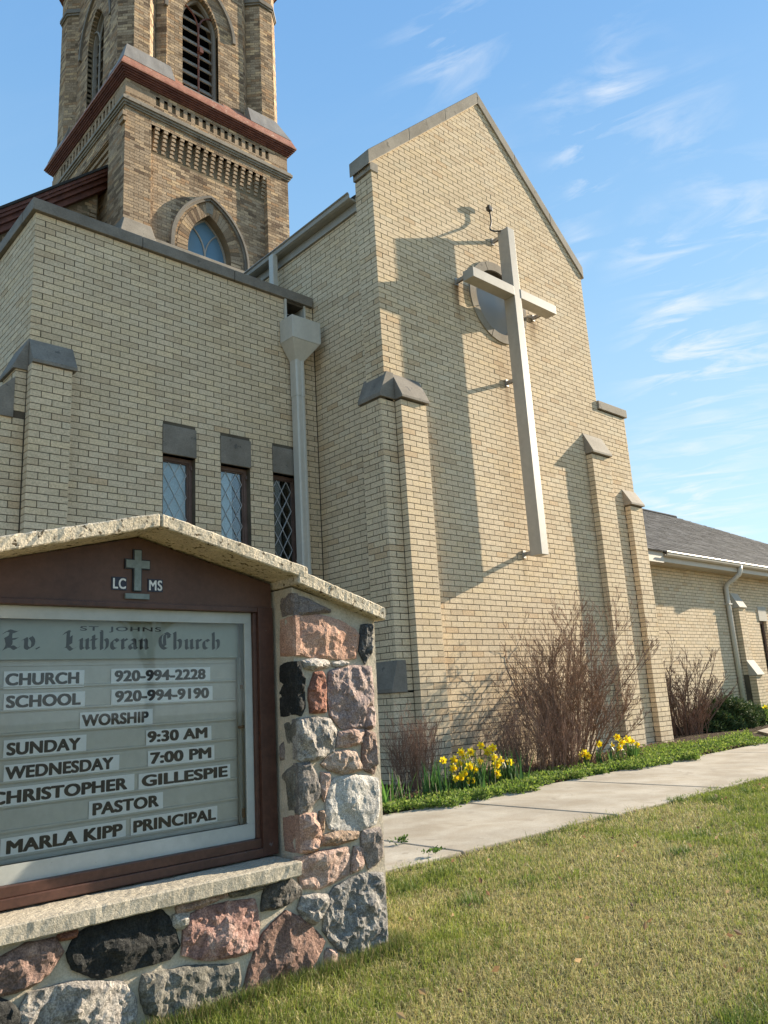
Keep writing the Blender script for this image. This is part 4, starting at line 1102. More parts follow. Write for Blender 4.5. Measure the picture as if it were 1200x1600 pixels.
# voussoirs round the arched window, each a brick on end
def voussoirs(c0, a, R, zs, w, y0, y1, n):
    i_ = parch(c0, a, R, zs, n, None); o_ = parch(c0, a+w, R+w, zs, n, None)
    rr_ = random.Random(2)
    for i in range(len(i_)-1):
        def lerp(p, q, t): return (p[0]+(q[0]-p[0])*t, p[1]+(q[1]-p[1])*t)
        q = [lerp(i_[i], i_[i+1], .06), lerp(i_[i], i_[i+1], .94), lerp(o_[i], o_[i+1], .95), lerp(o_[i], o_[i+1], .05)]
        mb = MB(); pr = rr_.uniform(-.002, .002); mb.prism(q, y0+pr, y1)
        me = mb.mesh('voussoir', M['old_brick'])
        at = me.color_attributes.new('Col', 'FLOAT_COLOR', 'POINT')
        cc = BT.tone(); 
        for d_ in at.data: d_.color = (*cc, 1)
        link('voussoir', me, tower)
voussoirs(AX, 0.502, 1.062, ASZ, 0.235, TY0+RC-0.004, TY0+RC+0.1, 15)
for sx in (-1, 1):
    for k in range(14):
        mb = MB(); z = 9.0+k*0.07; xa, xb = sorted((AX+sx*0.502, AX+sx*0.738)); mb.box(xa, xb, TY0+RC-0.004, TY0+RC+0.1, z+0.004, z+0.066)
        me = mb.mesh('voussoir', M['old_brick']); at = me.color_attributes.new('Col', 'FLOAT_COLOR', 'POINT'); cc = BT.tone()
        for d_ in at.data: d_.color = (*cc, 1)
        link('voussoir', me, tower)
kb = MB(); kb.prism([(AX-0.07,10.935),(AX+0.07,10.935),(AX+0.10,11.19),(AX,11.26),(AX-0.10,11.19)], TY0+RC-0.008, TY0+RC+0.1); kb.build('keystone', M['coping'], tower)
# lead-blue window
wf = MB(); arch_bar(wf, AX, 0.465, 1.025, ASZ, 0.034, TY0+RC+0.19, TY0+RC+0.24, zb=8.95)
aw = wf.build('arched_window', M['cross_paint'], tower)
tr_ = MB(); ty = TY0+RC+0.2
for sg in (1, -1):
    pts = []
    for i in range(11):
        t = i/10*math.radians(62)
        pts.append((AX+sg*(0.62*(1-math.cos(t))), ty, 10.02+0.62*math.sin(t)*1.15))
    tr_.tube(pts, 0.016, 6)
tr_.tube([(AX,ty,8.95),(AX,ty,10.03)], 0.016, 6); tr_.tube([(AX-0.46,ty+0.004,9.98),(AX+0.46,ty+0.004,9.98)], 0.011, 6)
tr_.build('glazing_bar', M['cross_paint'], aw)
gp = MB(); gp.prism(parch(AX, 0.47, 1.03, ASZ, zb=8.95), TY0+RC+0.215, TY0+RC+0.22); gp.build('pane', M['blue_glass'], aw)
gp = MB(); gp.box(AX-0.6, AX+0.6, TY0+0.52, TY0+0.55, 8.8, 11.2); gp.build('dark_room', M['interior'], aw)
gp = MB(); gp.box(6.2, 8.95, TY0+0.02, TY0+RC+0.02, 9.62, 9.83); gp.build('string_course', M['coping'], tower, bevel=0.01)
# weathering stones at the foot of the left pier, rounded drop at the top
c = MB(); c.hexa([(5.52,12.66,9.55),(6.30,12.66,9.55),(6.30,12.9,9.55),(5.52,12.9,9.55),(5.66,12.78,10.02),(6.21,12.78,10.02),(6.21,12.9,10.02),(5.66,12.9,10.02)]); c.build('weathering_stone', M['coping'], tower, bevel=0.01)
c = MB(); c.hexa([(5.50,12.70,9.55),(5.66,12.70,9.55),(5.66,13.6,9.55),(5.50,13.6,9.55),(5.645,12.80,10.02),(5.66,12.80,10.02),(5.66,13.55,10.02),(5.645,13.55,10.02)]); c.build('weathering_stone', M['dark_stone'], tower)
c = MB(); c.box(5.60, 5.66, 12.76, 12.96, 12.12, 12.32); c.box(5.575, 5.66, 12.74, 12.96, 12.22, 12.32); c.build('corner_shaft', M['old_brick'], tower)

# ------------------------------------------------------------ old nave to the left of the tower
nave = empty('old_nave', (2, 18, 0), 'old nave gable of brown-cream brick with dark red raking eaves beside the tower', 'building')
NY = 14.0
p0, p1 = (-3.0, 3.65), (5.78, 11.60)   # under edge of the rake
nslope = (p1[1]-p0[1])/(p1[0]-p0[0])
b = MB(); b.prism([(-3.0,3.0),(5.64,3.0),(5.64,p1[1]-0.35),(-3.0,p0[1]-0.2)], NY+mt, NY+0.4); nf = b.build('gable_wall', M['old_mortar'], nave)
BN = Bricks(PAL_OLD, M['old_brick'], 12)
def nclip(zm, odd):
    x = p0[0]+(zm-(p0[1]-0.30))/nslope
    return (max(0, x+3.0+0.08), 8.62)
slots = [(5.38, 0.55), (5.08, 0.46), (4.78, 0.40), (4.48, 0.30), (4.18, 0.30), (3.88, 0.30), (3.58, 0.30)]
def nhole(xm, zm, e0, e1):
    x = -3.0+xm
    for sx, hh in slots:
        top = p0[1]+(sx-p0[0])*nslope-0.42
        if sx-0.02 < x < sx+0.13 and top-hh < zm < top: return True
    return False
BN.wall((-3.0, NY), uF, 8.62, 7.6, 11.5, clip=nclip, hole=nhole)
BN.finish(nave, nf)
for sx, hh in slots:
    top = p0[1]+(sx-p0[0])*nslope-0.42; cb = MB()
    for k in range(4):
        cb.box(sx+0.10, sx+0.22, NY-0.05+0.012*k, NY+0.02, top-0.05-0.085*(k+1), top-0.085*k-0.02-0.05)
    cb.build('corbel', M['old_brick'], nave)
def rake(mb, dz0, dz1, y0, y1):
    mb.prism([(p0[0],p0[1]+dz0),(p1[0],p1[1]+dz0),(p1[0],p1[1]+dz1),(p0[0],p0[1]+dz1)], y0, y1)
for nm, dz0, dz1, y0, y1, mm in (('rake_board',-0.30,-0.16,13.86,14.35,'copper_dark'),('rake_board',-0.16,-0.05,13.78,14.35,'copper_dark'),('rake_moulding',-0.05,0.02,13.70,14.35,'copper_dark'),('rake_moulding',0.02,0.10,13.66,14.35,'copper_dark'),('roof_edge',0.10,0.16,13.62,14.35,'roof_deck')):
    m_ = MB(); rake(m_, dz0, dz1, y0, y1); m_.build(nm, M[mm], nave, bevel=0.004)
m_ = MB(); rake(m_, 0.05, 0.12, 14.351, 24); m_.build('roof', M['roof_deck'], nave)
STONES = [
 ('purplegrey', [(1.659, 1.253), (1.74, 1.231), (1.839, 1.2), (1.839, 1.189), (1.75, 1.181), (1.681, 1.175), (1.654, 1.193)]),
 ('salmon', [(1.664, 1.172), (1.779, 1.178), (1.885, 1.157), (1.952, 1.13), (1.972, 1.111), (1.954, 1.021), (1.829, 1.024), (1.661, 1.036)]),
 ('blackgrey', [(1.991, 1.145), (2.039, 1.148), (2.034, 1.044), (2.0, 1.001), (1.976, 1.049)]),
 ('whitegrey', [(1.708, 1.014), (1.759, 1.019), (1.817, 1.015), (1.824, 0.993), (1.757, 0.985), (1.718, 0.989)]),
 ('whitegrey', [(1.846, 1.006), (1.913, 1.007), (1.915, 0.995), (1.849, 0.994)]),
 ('black', [(1.659, 1.01), (1.699, 0.996), (1.705, 0.926), (1.711, 0.856), (1.694, 0.831), (1.653, 0.843)]),
 ('red', [(1.757, 0.969), (1.791, 0.972), (1.802, 0.95), (1.803, 0.834), (1.734, 0.836), (1.733, 0.899), (1.744, 0.933)]),
 ('pinkpurple', [(1.824, 0.972), (1.875, 0.986), (1.949, 0.989), (2.028, 0.989), (2.024, 0.841), (1.984, 0.843), (1.976, 0.77), (1.928, 0.766), (1.868, 0.777), (1.823, 0.824), (1.815, 0.886)]),
 ('pinkpurple', [(1.991, 0.837), (2.029, 0.839), (2.032, 0.783), (2.016, 0.764), (1.984, 0.769)]),
 ('greywhite', [(1.652, 0.814), (1.727, 0.815), (1.817, 0.807), (1.844, 0.765), (1.829, 0.692), (1.753, 0.677), (1.693, 0.678), (1.645, 0.695)]),
 ('pink', [(1.862, 0.761), (1.916, 0.765), (1.973, 0.761), (1.966, 0.716), (1.894, 0.709), (1.844, 0.708)]),
 ('brownpink', [(1.983, 0.759), (2.03, 0.741), (2.031, 0.639), (2.015, 0.604), (1.961, 0.627), (1.969, 0.698)]),
 ('pinktan', [(1.822, 0.693), (1.929, 0.69), (1.948, 0.646), (1.95, 0.62), (1.865, 0.619), (1.808, 0.637), (1.773, 0.657)]),
 ('greydark', [(1.65, 0.667), (1.722, 0.667), (1.747, 0.623), (1.765, 0.552), (1.736, 0.541), (1.707, 0.515), (1.68, 0.509), (1.641, 0.526)]),
 ('pink', [(1.771, 0.63), (1.809, 0.623), (1.806, 0.6), (1.78, 0.535), (1.768, 0.562)]),
 ('lightgrey', [(1.831, 0.604), (1.923, 0.603), (2.033, 0.585), (2.028, 0.479), (2.008, 0.429), (1.911, 0.419), (1.797, 0.444), (1.783, 0.489), (1.799, 0.571)]),
 ('salmonpink', [(1.65, 0.503), (1.742, 0.499), (1.757, 0.439), (1.745, 0.384), (1.65, 0.387)]),
 ('brown', [(1.758, 0.501), (1.777, 0.502), (1.773, 0.437), (1.755, 0.442)]),
 ('brown', [(1.768, 0.424), (1.841, 0.427), (1.924, 0.418), (1.915, 0.391), (1.828, 0.388), (1.756, 0.393)]),
 ('pink', [(1.664, 0.372), (1.782, 0.373), (1.881, 0.371), (1.869, 0.281), (1.744, 0.263), (1.67, 0.278)]),
 ('pink', [(1.904, 0.367), (1.943, 0.353), (1.938, 0.295), (1.884, 0.284)]),
 ('greypink', [(1.946, 0.414), (2.029, 0.413), (2.03, 0.313), (1.967, 0.284), (1.94, 0.37)]),
 ('darkgrey', [(1.541, 0.314), (1.585, 0.319), (1.625, 0.312), (1.668, 0.283), (1.665, 0.256), (1.607, 0.241), (1.567, 0.237), (1.519, 0.238), (1.525, 0.283)]),
 ('greywhite', [(1.674, 0.251), (1.775, 0.237), (1.775, 0.207), (1.741, 0.175), (1.717, 0.159), (1.681, 0.18), (1.657, 0.215)]),
 ('grey', [(1.809, 0.251), (1.889, 0.266), (1.948, 0.272), (2.03, 0.262), (2.036, 0.118), (2.033, 0.03), (1.885, 0.03), (1.814, 0.061), (1.756, 0.129), (1.773, 0.212)]),
 ('pink', [(1.771, 0.07), (1.803, 0.055), (1.801, 0.03), (1.774, 0.024), (1.762, 0.036)]),
 ('pinkred', [(1.252, 0.268), (1.303, 0.286), (1.396, 0.284), (1.488, 0.278), (1.5, 0.202), (1.491, 0.136), (1.417, 0.133), (1.324, 0.145), (1.241, 0.176)]),
 ('black', [(1.0, 0.311), (1.088, 0.319), (1.173, 0.31), (1.205, 0.265), (1.229, 0.206), (1.198, 0.177), (1.09, 0.181), (0.993, 0.178), (0.923, 0.216), (0.907, 0.258), (0.934, 0.302)]),
 ('brownred', [(1.61, 0.219), (1.683, 0.173), (1.759, 0.095), (1.711, 0.045), (1.655, 0.019), (1.577, 0.037), (1.5, 0.016), (1.442, 0.024), (1.471, 0.093), (1.519, 0.169)]),
 ('greygreen', [(1.12, 0.154), (1.257, 0.139), (1.427, 0.108), (1.432, 0.038), (1.301, 0.025), (1.193, 0.02), (1.132, 0.054), (1.113, 0.116)]),
 ('pinkdark', [(0.682, 0.28), (0.737, 0.286), (0.794, 0.303), (0.867, 0.304), (0.892, 0.266), (0.857, 0.226), (0.806, 0.205), (0.749, 0.202), (0.701, 0.219)]),
 ('greywhite', [(0.809, 0.189), (0.92, 0.185), (1.059, 0.151), (1.096, 0.099), (1.097, 0.04), (1.025, 0.035), (0.906, 0.047), (0.789, 0.085), (0.788, 0.146)]),
 ('black', [(0.71, 0.2), (0.743, 0.19), (0.771, 0.169), (0.789, 0.141), (0.777, 0.123), (0.737, 0.125), (0.705, 0.143)]),
 ('pink', [(1.225, 0.313), (1.303, 0.314), (1.387, 0.315), (1.387, 0.302), (1.303, 0.295), (1.227, 0.291)]),
 ('whitegrey', [(1.214, 0.287), (1.258, 0.284), (1.249, 0.245), (1.208, 0.262)]),
 ('red', [(0.884, 0.311), (0.925, 0.314), (0.925, 0.295), (0.887, 0.296)]),
 ('greygreen', [(1.399, 0.317), (1.534, 0.321), (1.536, 0.305), (1.408, 0.298)]),
 ('pink', [(1.762, 0.066), (1.8, 0.061), (1.802, 0.029), (1.763, 0.028)]),
]
SIDE_STONES = [
 ('salmon', [(2.386, 1.166), (2.294, 1.172), (2.297, 1.035), (2.392, 1.039)]),
 ('black', [(2.397, 1.003), (2.349, 1.009), (2.292, 1.011), (2.3, 0.843), (2.343, 0.833), (2.402, 0.827)]),
 ('greygreen', [(2.379, 0.799), (2.302, 0.811), (2.303, 0.74), (2.36, 0.736)]),
 ('greygreen', [(2.402, 0.627), (2.352, 0.655), (2.313, 0.664), (2.318, 0.522), (2.405, 0.517)]),
 ('salmondark', [(2.403, 0.488), (2.304, 0.499), (2.306, 0.385), (2.396, 0.384)]),
 ('purplegrey', [(2.389, 1.241), (2.299, 1.251), (2.303, 1.186), (2.37, 1.177)]),
 ('purplegrey', [(2.41, 0.723), (2.385, 0.74), (2.384, 0.684), (2.409, 0.68)]),
]

# ------------------------------------------------------------ the church sign
SF = 2.30        # front plane of the stone work
sign = empty('church_sign', (1.152, 2.6, 0), 'fieldstone church sign with glazed letter board, brown frame and speckled concrete roof', 'sign')
sx0, sx1 = 0.24, 2.065
b = MB()
b.prism([(1.674,0),(2.045,0),(2.062,1.175),(1.674,1.275)], SF+0.01, 2.78)
b.prism([(0.24,0),(0.639,0),(0.639,1.275),(0.24,1.175)], SF+0.01, 2.78)
b.box(0.64, 1.673, SF+0.012, 2.78, 0, 0.322)
b.box(0.64, 1.664, 2.60, 2.77, 0.322, 1.24)
masonry = b.build('masonry', M['stone_mortar'], sign)
def fbm(p, sc, seed=0.0):
    return mnoise.fractal(Vector((p[0]*sc+seed, p[1]*sc, seed*1.7)), 1.0, 2.1, 5)
def stone(poly, key, plane='front', step=0.010, hgt=0.016, seed=0):
    """rock-faced stone: dense front face pushed out unevenly, dropping to the joint at its edge"""
    n = len(poly)
    # round the outline a little
    pts = []
    r_ = random.Random(seed)
    for i in range(n):
        a, b_, c_ = poly[i-1], poly[i], poly[(i+1) % n]
        pts.append((b_[0]*0.95+a[0]*0.025+c_[0]*0.025, b_[1]*0.95+a[1]*0.025+c_[1]*0.025))
        m_ = ((b_[0]+c_[0])/2, (b_[1]+c_[1])/2)
        m_ = ((a[0]+b_[0]*0)*0+(b_[0]+c_[0])/2, (b_[1]+c_[1])/2)
        pts.append((m_[0]+r_.uniform(-.0022,.0022), m_[1]+r_.uniform(-.0022,.0022)))
    gx_, gz_ = sum(p[0] for p in pts)/len(pts), sum(p[1] for p in pts)/len(pts)
    grow_ = []
    for p in pts:
        L = math.hypot(p[0]-gx_, p[1]-gz_)+1e-9; grow_.append((p[0]+(p[0]-gx_)/L*0.0062, p[1]+(p[1]-gz_)/L*0.0062))
    pts = grow_
    dense = []
    for i in range(len(pts)):
        a, b_ = pts[i], pts[(i+1) % len(pts)]
        L = math.hypot(b_[0]-a[0], b_[1]-a[1]); k = max(1, int(L/step))
        for j in range(k):
            t = j/k; x, z = a[0]+(b_[0]-a[0])*t, a[1]+(b_[1]-a[1])*t
            q = 0.0022
            dense.append((x+q*fbm((x, z), 120, seed), z+q*fbm((x, z), 130, seed+9)))
    if plane == 'front' and sum(p[1] for p in dense)/len(dense) > 0.4 and min(p[0] for p in dense) > 1.6: dense = [(min(max(p[0], 1.671), 2.052), p[1]) for p in dense]
    m = len(dense)
    xs = [p[0] for p in dense]; zs = [p[1] for p in dense]
    P = np.array(dense); Q = np.roll(P, -1, 0)
    gx = np.arange(min(xs)+step*0.5, max(xs), step); gz = np.arange(min(zs)+step*0.5, max(zs), step)
    inner = []
    E = Q-P; EL = (E**2).sum(1)+1e-12
    def edist(x, z):
        w = np.array([x, z])-P; t = np.clip((w*E).sum(1)/EL, 0, 1)
        return float(np.sqrt(((w-E*t[:, None])**2).sum(1)).min())
    def inside(x, z):
        c_ = ((P[:, 1] > z) != (Q[:, 1] > z)) & (x < (Q[:, 0]-P[:, 0])*(z-P[:, 1])/(Q[:, 1]-P[:, 1]+1e-12)+P[:, 0])
        return bool(c_.sum() % 2)
    ds = [0.0]*m
    for ix, x in enumerate(gx):
        for z in gz:
            xx_, zz_ = x+r_.uniform(-.3,.3)*step, z+r_.uniform(-.3,.3)*step
            if inside(xx_, zz_):
                d_ = edist(xx_, zz_)
                if d_ > step*0.4: inner.append((xx_, zz_)); ds.append(d_)
    vin = [Vector(p) for p in dense+inner]
    vo, eo, fo, *_ = delaunay_2d_cdt(vin, [], [list(range(m))], 1, 1e-6)
    if len(vo) != len(vin): ds = [0.0 if i < m else edist(v.x, v.y) for i, v in enumerate(vo)]
    ru = r_.uniform(.45, 1.15) if key not in ('lightgrey','salmon','salmondark') else .45
    cx0, cz0 = sum(xs)/m, sum(zs)/m; wd = max(max(xs)-min(xs), 0.04)
    planes = [(r_.uniform(-.22,.22), r_.uniform(-.22,.22), r_.uniform(.9,1.5)) for _ in range(5)]
    V = []; tilt = (r_.uniform(-.04,.04), r_.uniform(-.04,.04)); cx, cz = sum(xs)/m, sum(zs)/m
    for v, d_ in zip(vo, ds):
        e = min(1, d_/0.014); e = 1-(1-e)**2
        rid = mnoise.ridged_multi_fractal(Vector((v.x*14+seed, v.y*11, seed)), 0.9, 2.1, 5, 1.0, 2.0)
        fac_ = min(hgt*c_+a_*(v.x-cx0)+b_*(v.y-cz0) for a_, b_, c_ in planes)
        h = -0.002 + e*max(0.004, fac_) + ru*e*(0.012*fbm((v.x, v.y), 18, seed)+0.009*(rid-1.0)*0.9+0.0035*fbm((v.x, v.y), 70, seed+3))
        V.append((v.x, v.y, max(h, -0.003)))
    base = len(V)
    for p in dense: V.append((p[0], p[1], -0.03))
    F = [tuple(f) for f in fo]
    F += [(i, (i+1) % m, base+(i+1) % m, base+i) for i in range(m)]
    me = bpy.data.meshes.new('stone')
    if plane == 'front': co = [(x, SF-h, z) for x, z, h in V]
    else: co = [(1.673-h*0.6, x, z) for x, z, h in V]
    me.from_pydata(co, [], F); me.update()
    bm = bmesh.new(); bm.from_mesh(me); bmesh.ops.recalc_face_normals(bm, faces=bm.faces); bm.to_mesh(me); bm.free()
    me.materials.append(SM[key])
    return link('stone', me, masonry)
for i, (key, poly) in enumerate(STONES): stone(poly, key, seed=i*3.17+1)
for i, (key, poly) in enumerate(SIDE_STONES): stone(poly, key, 'side', hgt=0.008, seed=i*2.3+101)
# stones of the left pier and plinth end, just outside the frame
rs = random.Random(21)
zz_ = 0.02
while zz_ < 1.1:
    hh = rs.uniform(0.10, 0.19); xx_ = 0.255
    while xx_ < 0.6:
        ww = rs.uniform(0.11, 0.2)
        x1 = min(xx_+ww, 0.63)
        if x1-xx_ > 0.05: stone([(xx_+.008,zz_+.006),(x1-.008,zz_+.01),(x1-.005,zz_+hh*.5),(x1-.012,zz_+hh-.01),(xx_+.012,zz_+hh-.006),(xx_+.004,zz_+hh*.5)], rs.choice(['pink','grey','greywhite','salmonpink','pinkpurple','darkgrey']), seed=rs.uniform(0,99), step=0.02)
        xx_ += ww
    zz_ += hh
# concrete sill, roof slabs, shoulder caps
def rough_slab(pts8, name, m, cuts=26, amp=0.0022, label=None):
    bm = bmesh.new(); vs = [bm.verts.new(p) for p in pts8]
    for f in ((3,2,1,0),(4,5,6,7),(0,1,5,4),(1,2,6,5),(2,3,7,6),(3,0,4,7)): bm.faces.new([vs[i] for i in f])
    bmesh.ops.recalc_face_normals(bm, faces=bm.faces)
    bmesh.ops.bevel(bm, geom=list(bm.edges), offset=0.004, segments=1, affect='EDGES')
    for _ in range(60):
        es = [e for e in bm.edges if e.calc_length() > 0.022]
        if not es: break
        bmesh.ops.subdivide_edges(bm, edges=es, cuts=1, use_grid_fill=True)
        if len(bm.verts) > 26000: break
    bmesh.ops.triangulate(bm, faces=[f for f in bm.faces if len(f.verts) > 4])
    bm.normal_update()
    mv = []
    for v in bm.verts:
        n_ = mnoise.fractal(v.co*60, 1.0, 2.0, 4)*amp + mnoise.fractal(v.co*14, 1.0, 2.0, 3)*amp*0.8
        mv.append((v, v.normal*n_))
    for v, d_ in mv: v.co += d_
    me = bpy.data.meshes.new(name); bm.to_mesh(me); bm.free(); me.materials.append(m)
    o = link(name, me, sign)
    if label: o['label'] = label
    return o
def slab(x0, z0, x1, z1, th, y0, y1, name, m, **k):
    return rough_slab([(x0,y0,z0-th),(x1,y0,z1-th),(x1,y1,z1-th),(x0,y1,z0-th),(x0,y0,z0),(x1,y0,z1),(x1,y1,z1),(x0,y1,z0)], name, m, **k)
YF = 2.262
slab(1.1465, 1.478, 1.716, 1.343, 0.044, YF, 2.86, 'roof_slab', M['concrete_cap'])
slab(0.575, 1.335, 1.1405, 1.478, 0.044, YF, 2.86, 'roof_slab', M['concrete_cap'])
slab(1.673, 1.334, 2.082, 1.210, 0.050, YF, 2.86, 'shoulder_cap', M['concrete_cap'])
slab(0.215, 1.210, 0.636, 1.335, 0.050, YF, 2.86, 'shoulder_cap', M['concrete_cap'])
slab(0.60, 0.368, 1.648, 0.368, 0.046, 2.262, 2.46, 'sill', M['sill'])
# brown board in the gable, brown frame, white inner frame
def rz(x): return 1.435-abs(x-1.1435)*0.235
b = MB(); b.prism([(0.642,1.215),(1.662,1.215),(1.662,rz(1.66)-.012),(1.1435,1.43),(0.642,rz(0.642)-.012)], 2.425, 2.60); b.build('gable_board', M['brown_board'], sign)
FY = 2.415
fr = MB()
fr.box(0.642, 0.70, FY, 2.60, 0.375, 1.2145); fr.box(1.600, 1.662, FY, 2.60, 0.375, 1.2145)
fr.box(0.70, 1.60, FY, 2.60, 0.375, 0.402); fr.box(0.70, 1.60, FY+0.008, 2.60, 0.402, 0.432); fr.box(0.70, 1.60, FY+0.003, 2.60, 1.196, 1.2145)
fr.box(1.585, 1.60, FY+0.012, 2.60, 0.432, 1.196)
fr.build('frame', M['brown_wood'], sign, bevel=0.0025)
b = MB()
b.box(0.70, 1.585, 2.44, 2.452, 1.157, 1.196); b.box(0.70, 1.585, 2.44, 2.452, 0.432, 0.482)
b.box(0.70, 0.728, 2.44, 2.452, 0.482, 1.157); b.box(1.556, 1.585, 2.44, 2.452, 0.482, 1.157)
b.build('inner_frame', M['white_frame'], sign, bevel=0.002)
b = MB(); b.add([(0.728,2.446,0.482),(1.556,2.446,0.482),(1.556,2.446,1.157),(0.728,2.446,1.157)], [(0,1,2,3)]); b.build('pane', M['sign_glass'], sign)
b = MB(); b.box(1.575, 1.585, 2.452, 2.52, 0.43, 1.20); b.box(0.70, 1.575, 2.452, 2.52, 1.186, 1.196); b.box(0.70, 1.575, 2.452, 2.52, 0.432, 0.44); b.build('case_lining', M['board_slat'], sign)
b = MB(); b.box(1.552, 1.562, 2.476, 2.488, 0.46, 1.04); b.build('side_rail', M['white_frame'], sign)
# letter board: one slat per row, small groove and rail between
PB = 2.500
rows = [0.430, 0.4905, 0.557, 0.6235, 0.69, 0.7555, 0.822, 0.8885, 0.955, 1.0215]
for i in range(len(rows)-1):
    b = MB(); z0, z1 = rows[i], rows[i+1]
    b.prism([(PB,z0+.004),(PB-.008,z0+.004),(PB-.008,z0+.009),(PB-.003,z0+.012),(PB-.003,z1-.002),(PB,z1-.002)], 0.70, 1.551, 'yz')
    b.build('letter_slat', M['board_slat'], sign)
b = MB(); b.box(0.70, 1.576, PB+0.001, PB+0.01, 0.43, 1.2); b.box(0.70, 1.551, PB-0.003, PB, 1.023, 1.04); b.build('back_board', M['board_slat'], sign)
b = MB(); b.box(0.70, 1.552, 2.478, 2.486, 1.040, 1.168); hp = b.build('header_panel', M['header_panel'], sign, bevel=0.002)

def text_mesh(name, s_, m, x0, x1, zb, zt, y, bold=0.0, parent=None, spacing=1.0, extr=0.0003):
    cu = bpy.data.curves.new(name, 'FONT'); cu.body = s_;  cu.space_character = spacing; cu.resolution_u = 6
    ob = bpy.data.objects.new('tmp', cu); COL.objects.link(ob)
    dg = bpy.context.evaluated_depsgraph_get(); me = bpy.data.meshes.new_from_object(ob.evaluated_get(dg)); COL.objects.unlink(ob); bpy.data.objects.remove(ob); bpy.data.curves.remove(cu)
    me.name = name
    n_ = len(me.vertices); co = np.empty(n_*3, np.float32); me.vertices.foreach_get('co', co); co = co.reshape(-1, 3)
    shifts = [(0, 0)] if bold <= 0 else [(0, 0), (bold, 0), (-bold, 0), (0, bold*.6), (0, -bold*.6), (bold*.8, bold*.5), (-bold*.8, -bold*.5), (bold*.8, -bold*.5), (-bold*.8, bold*.5)]
    faces = [tuple(p.vertices) for p in me.polygons]
    vv, ff, lay = [], [], []
    for k, (ax, ay) in enumerate(shifts):
        c2 = co.copy(); c2[:, 0] += ax; c2[:, 1] += ay; vv.append(c2); lay.append(np.full(n_, k)); ff += [tuple(i_+k*n_ for i_ in f) for f in faces]
    co = np.concatenate(vv); lay = np.concatenate(lay)
    me = bpy.data.meshes.new(name); me.from_pydata(co.tolist(), [], ff)
    mn, mx_ = co.min(0), co.max(0)
    out = np.empty_like(co)
    out[:, 0] = x0+(co[:, 0]-mn[0])/(mx_[0]-mn[0])*(x1-x0)
    out[:, 2] = zb+(co[:, 1]-mn[1])/(mx_[1]-mn[1])*(zt-zb)
    out[:, 1] = y-lay*0.00003
    me.vertices.foreach_set('co', out.ravel()); me.update()
    me.materials.clear(); me.materials.append(m)
    return link(name, me, parent)
def strip(s_, x0, x1, zb, zt, tx0, tx1, tzb=None, tzt=None):
    b = MB(); b.box(x0, x1, PB-0.0075, PB-0.0065, zb, zt)
    st = b.build('letter_strip', M['strip'], sign)
    tzb = zb+0.0095 if tzb is None else tzb; tzt = zb+0.0455 if tzt is None else tzt
    text_mesh('lettering', s_, M['ink'], tx0, tx1, tzb, tzt, PB-0.0079, bold=0.055, parent=st, spacing=1.04)
k_ = (PB-0.008)/2.49
def SX(v): return v*k_
for s_, x0, x1, zb, zt, t0, t1 in (
  ('CHURCH', .767,1.004,.957,1.008,.771,.988), ('920-994-2228', 1.09,1.446,.959,1.010,1.101,1.428),
  ('SCHOOL', .770,1.008,.893,.943,.776,.995), ('920-994-9190', 1.092,1.455,.895,.945,1.104,1.441),
  ('WORSHIP', .994,1.233,.827,.879,.999,1.219),
  ('SUNDAY', .776,1.016,.760,.813,.784,.998), ('9:30 AM', 1.211,1.449,.763,.812,1.215,1.434),
  ('WEDNESDAY', .780,1.122,.694,.744,.783,1.103), ('7:00 PM', 1.218,1.460,.696,.747,1.225,1.448),
  ('CHRISTOPHER', .74,1.173,.628,.682,.745,1.150), ('GILLESPIE', 1.187,1.521,.629,.679,1.197,1.511),
  ('PASTOR', 1.029,1.271,.564,.616,1.040,1.257),
  ('MARLA KIPP', .781,1.147,.494,.547,.796,1.137), ('PRINCIPAL', 1.163,1.469,.496,.549,1.171,1.464)):
    strip(s_, SX(x0), SX(x1), zb, zt, SX(t0), SX(t1))
text_mesh('lettering', 'ST. JOHNS', M['faded_ink'], 0.981, 1.254, 1.1235, 1.1425, 2.4774, bold=0.018, parent=hp, spacing=1.15)
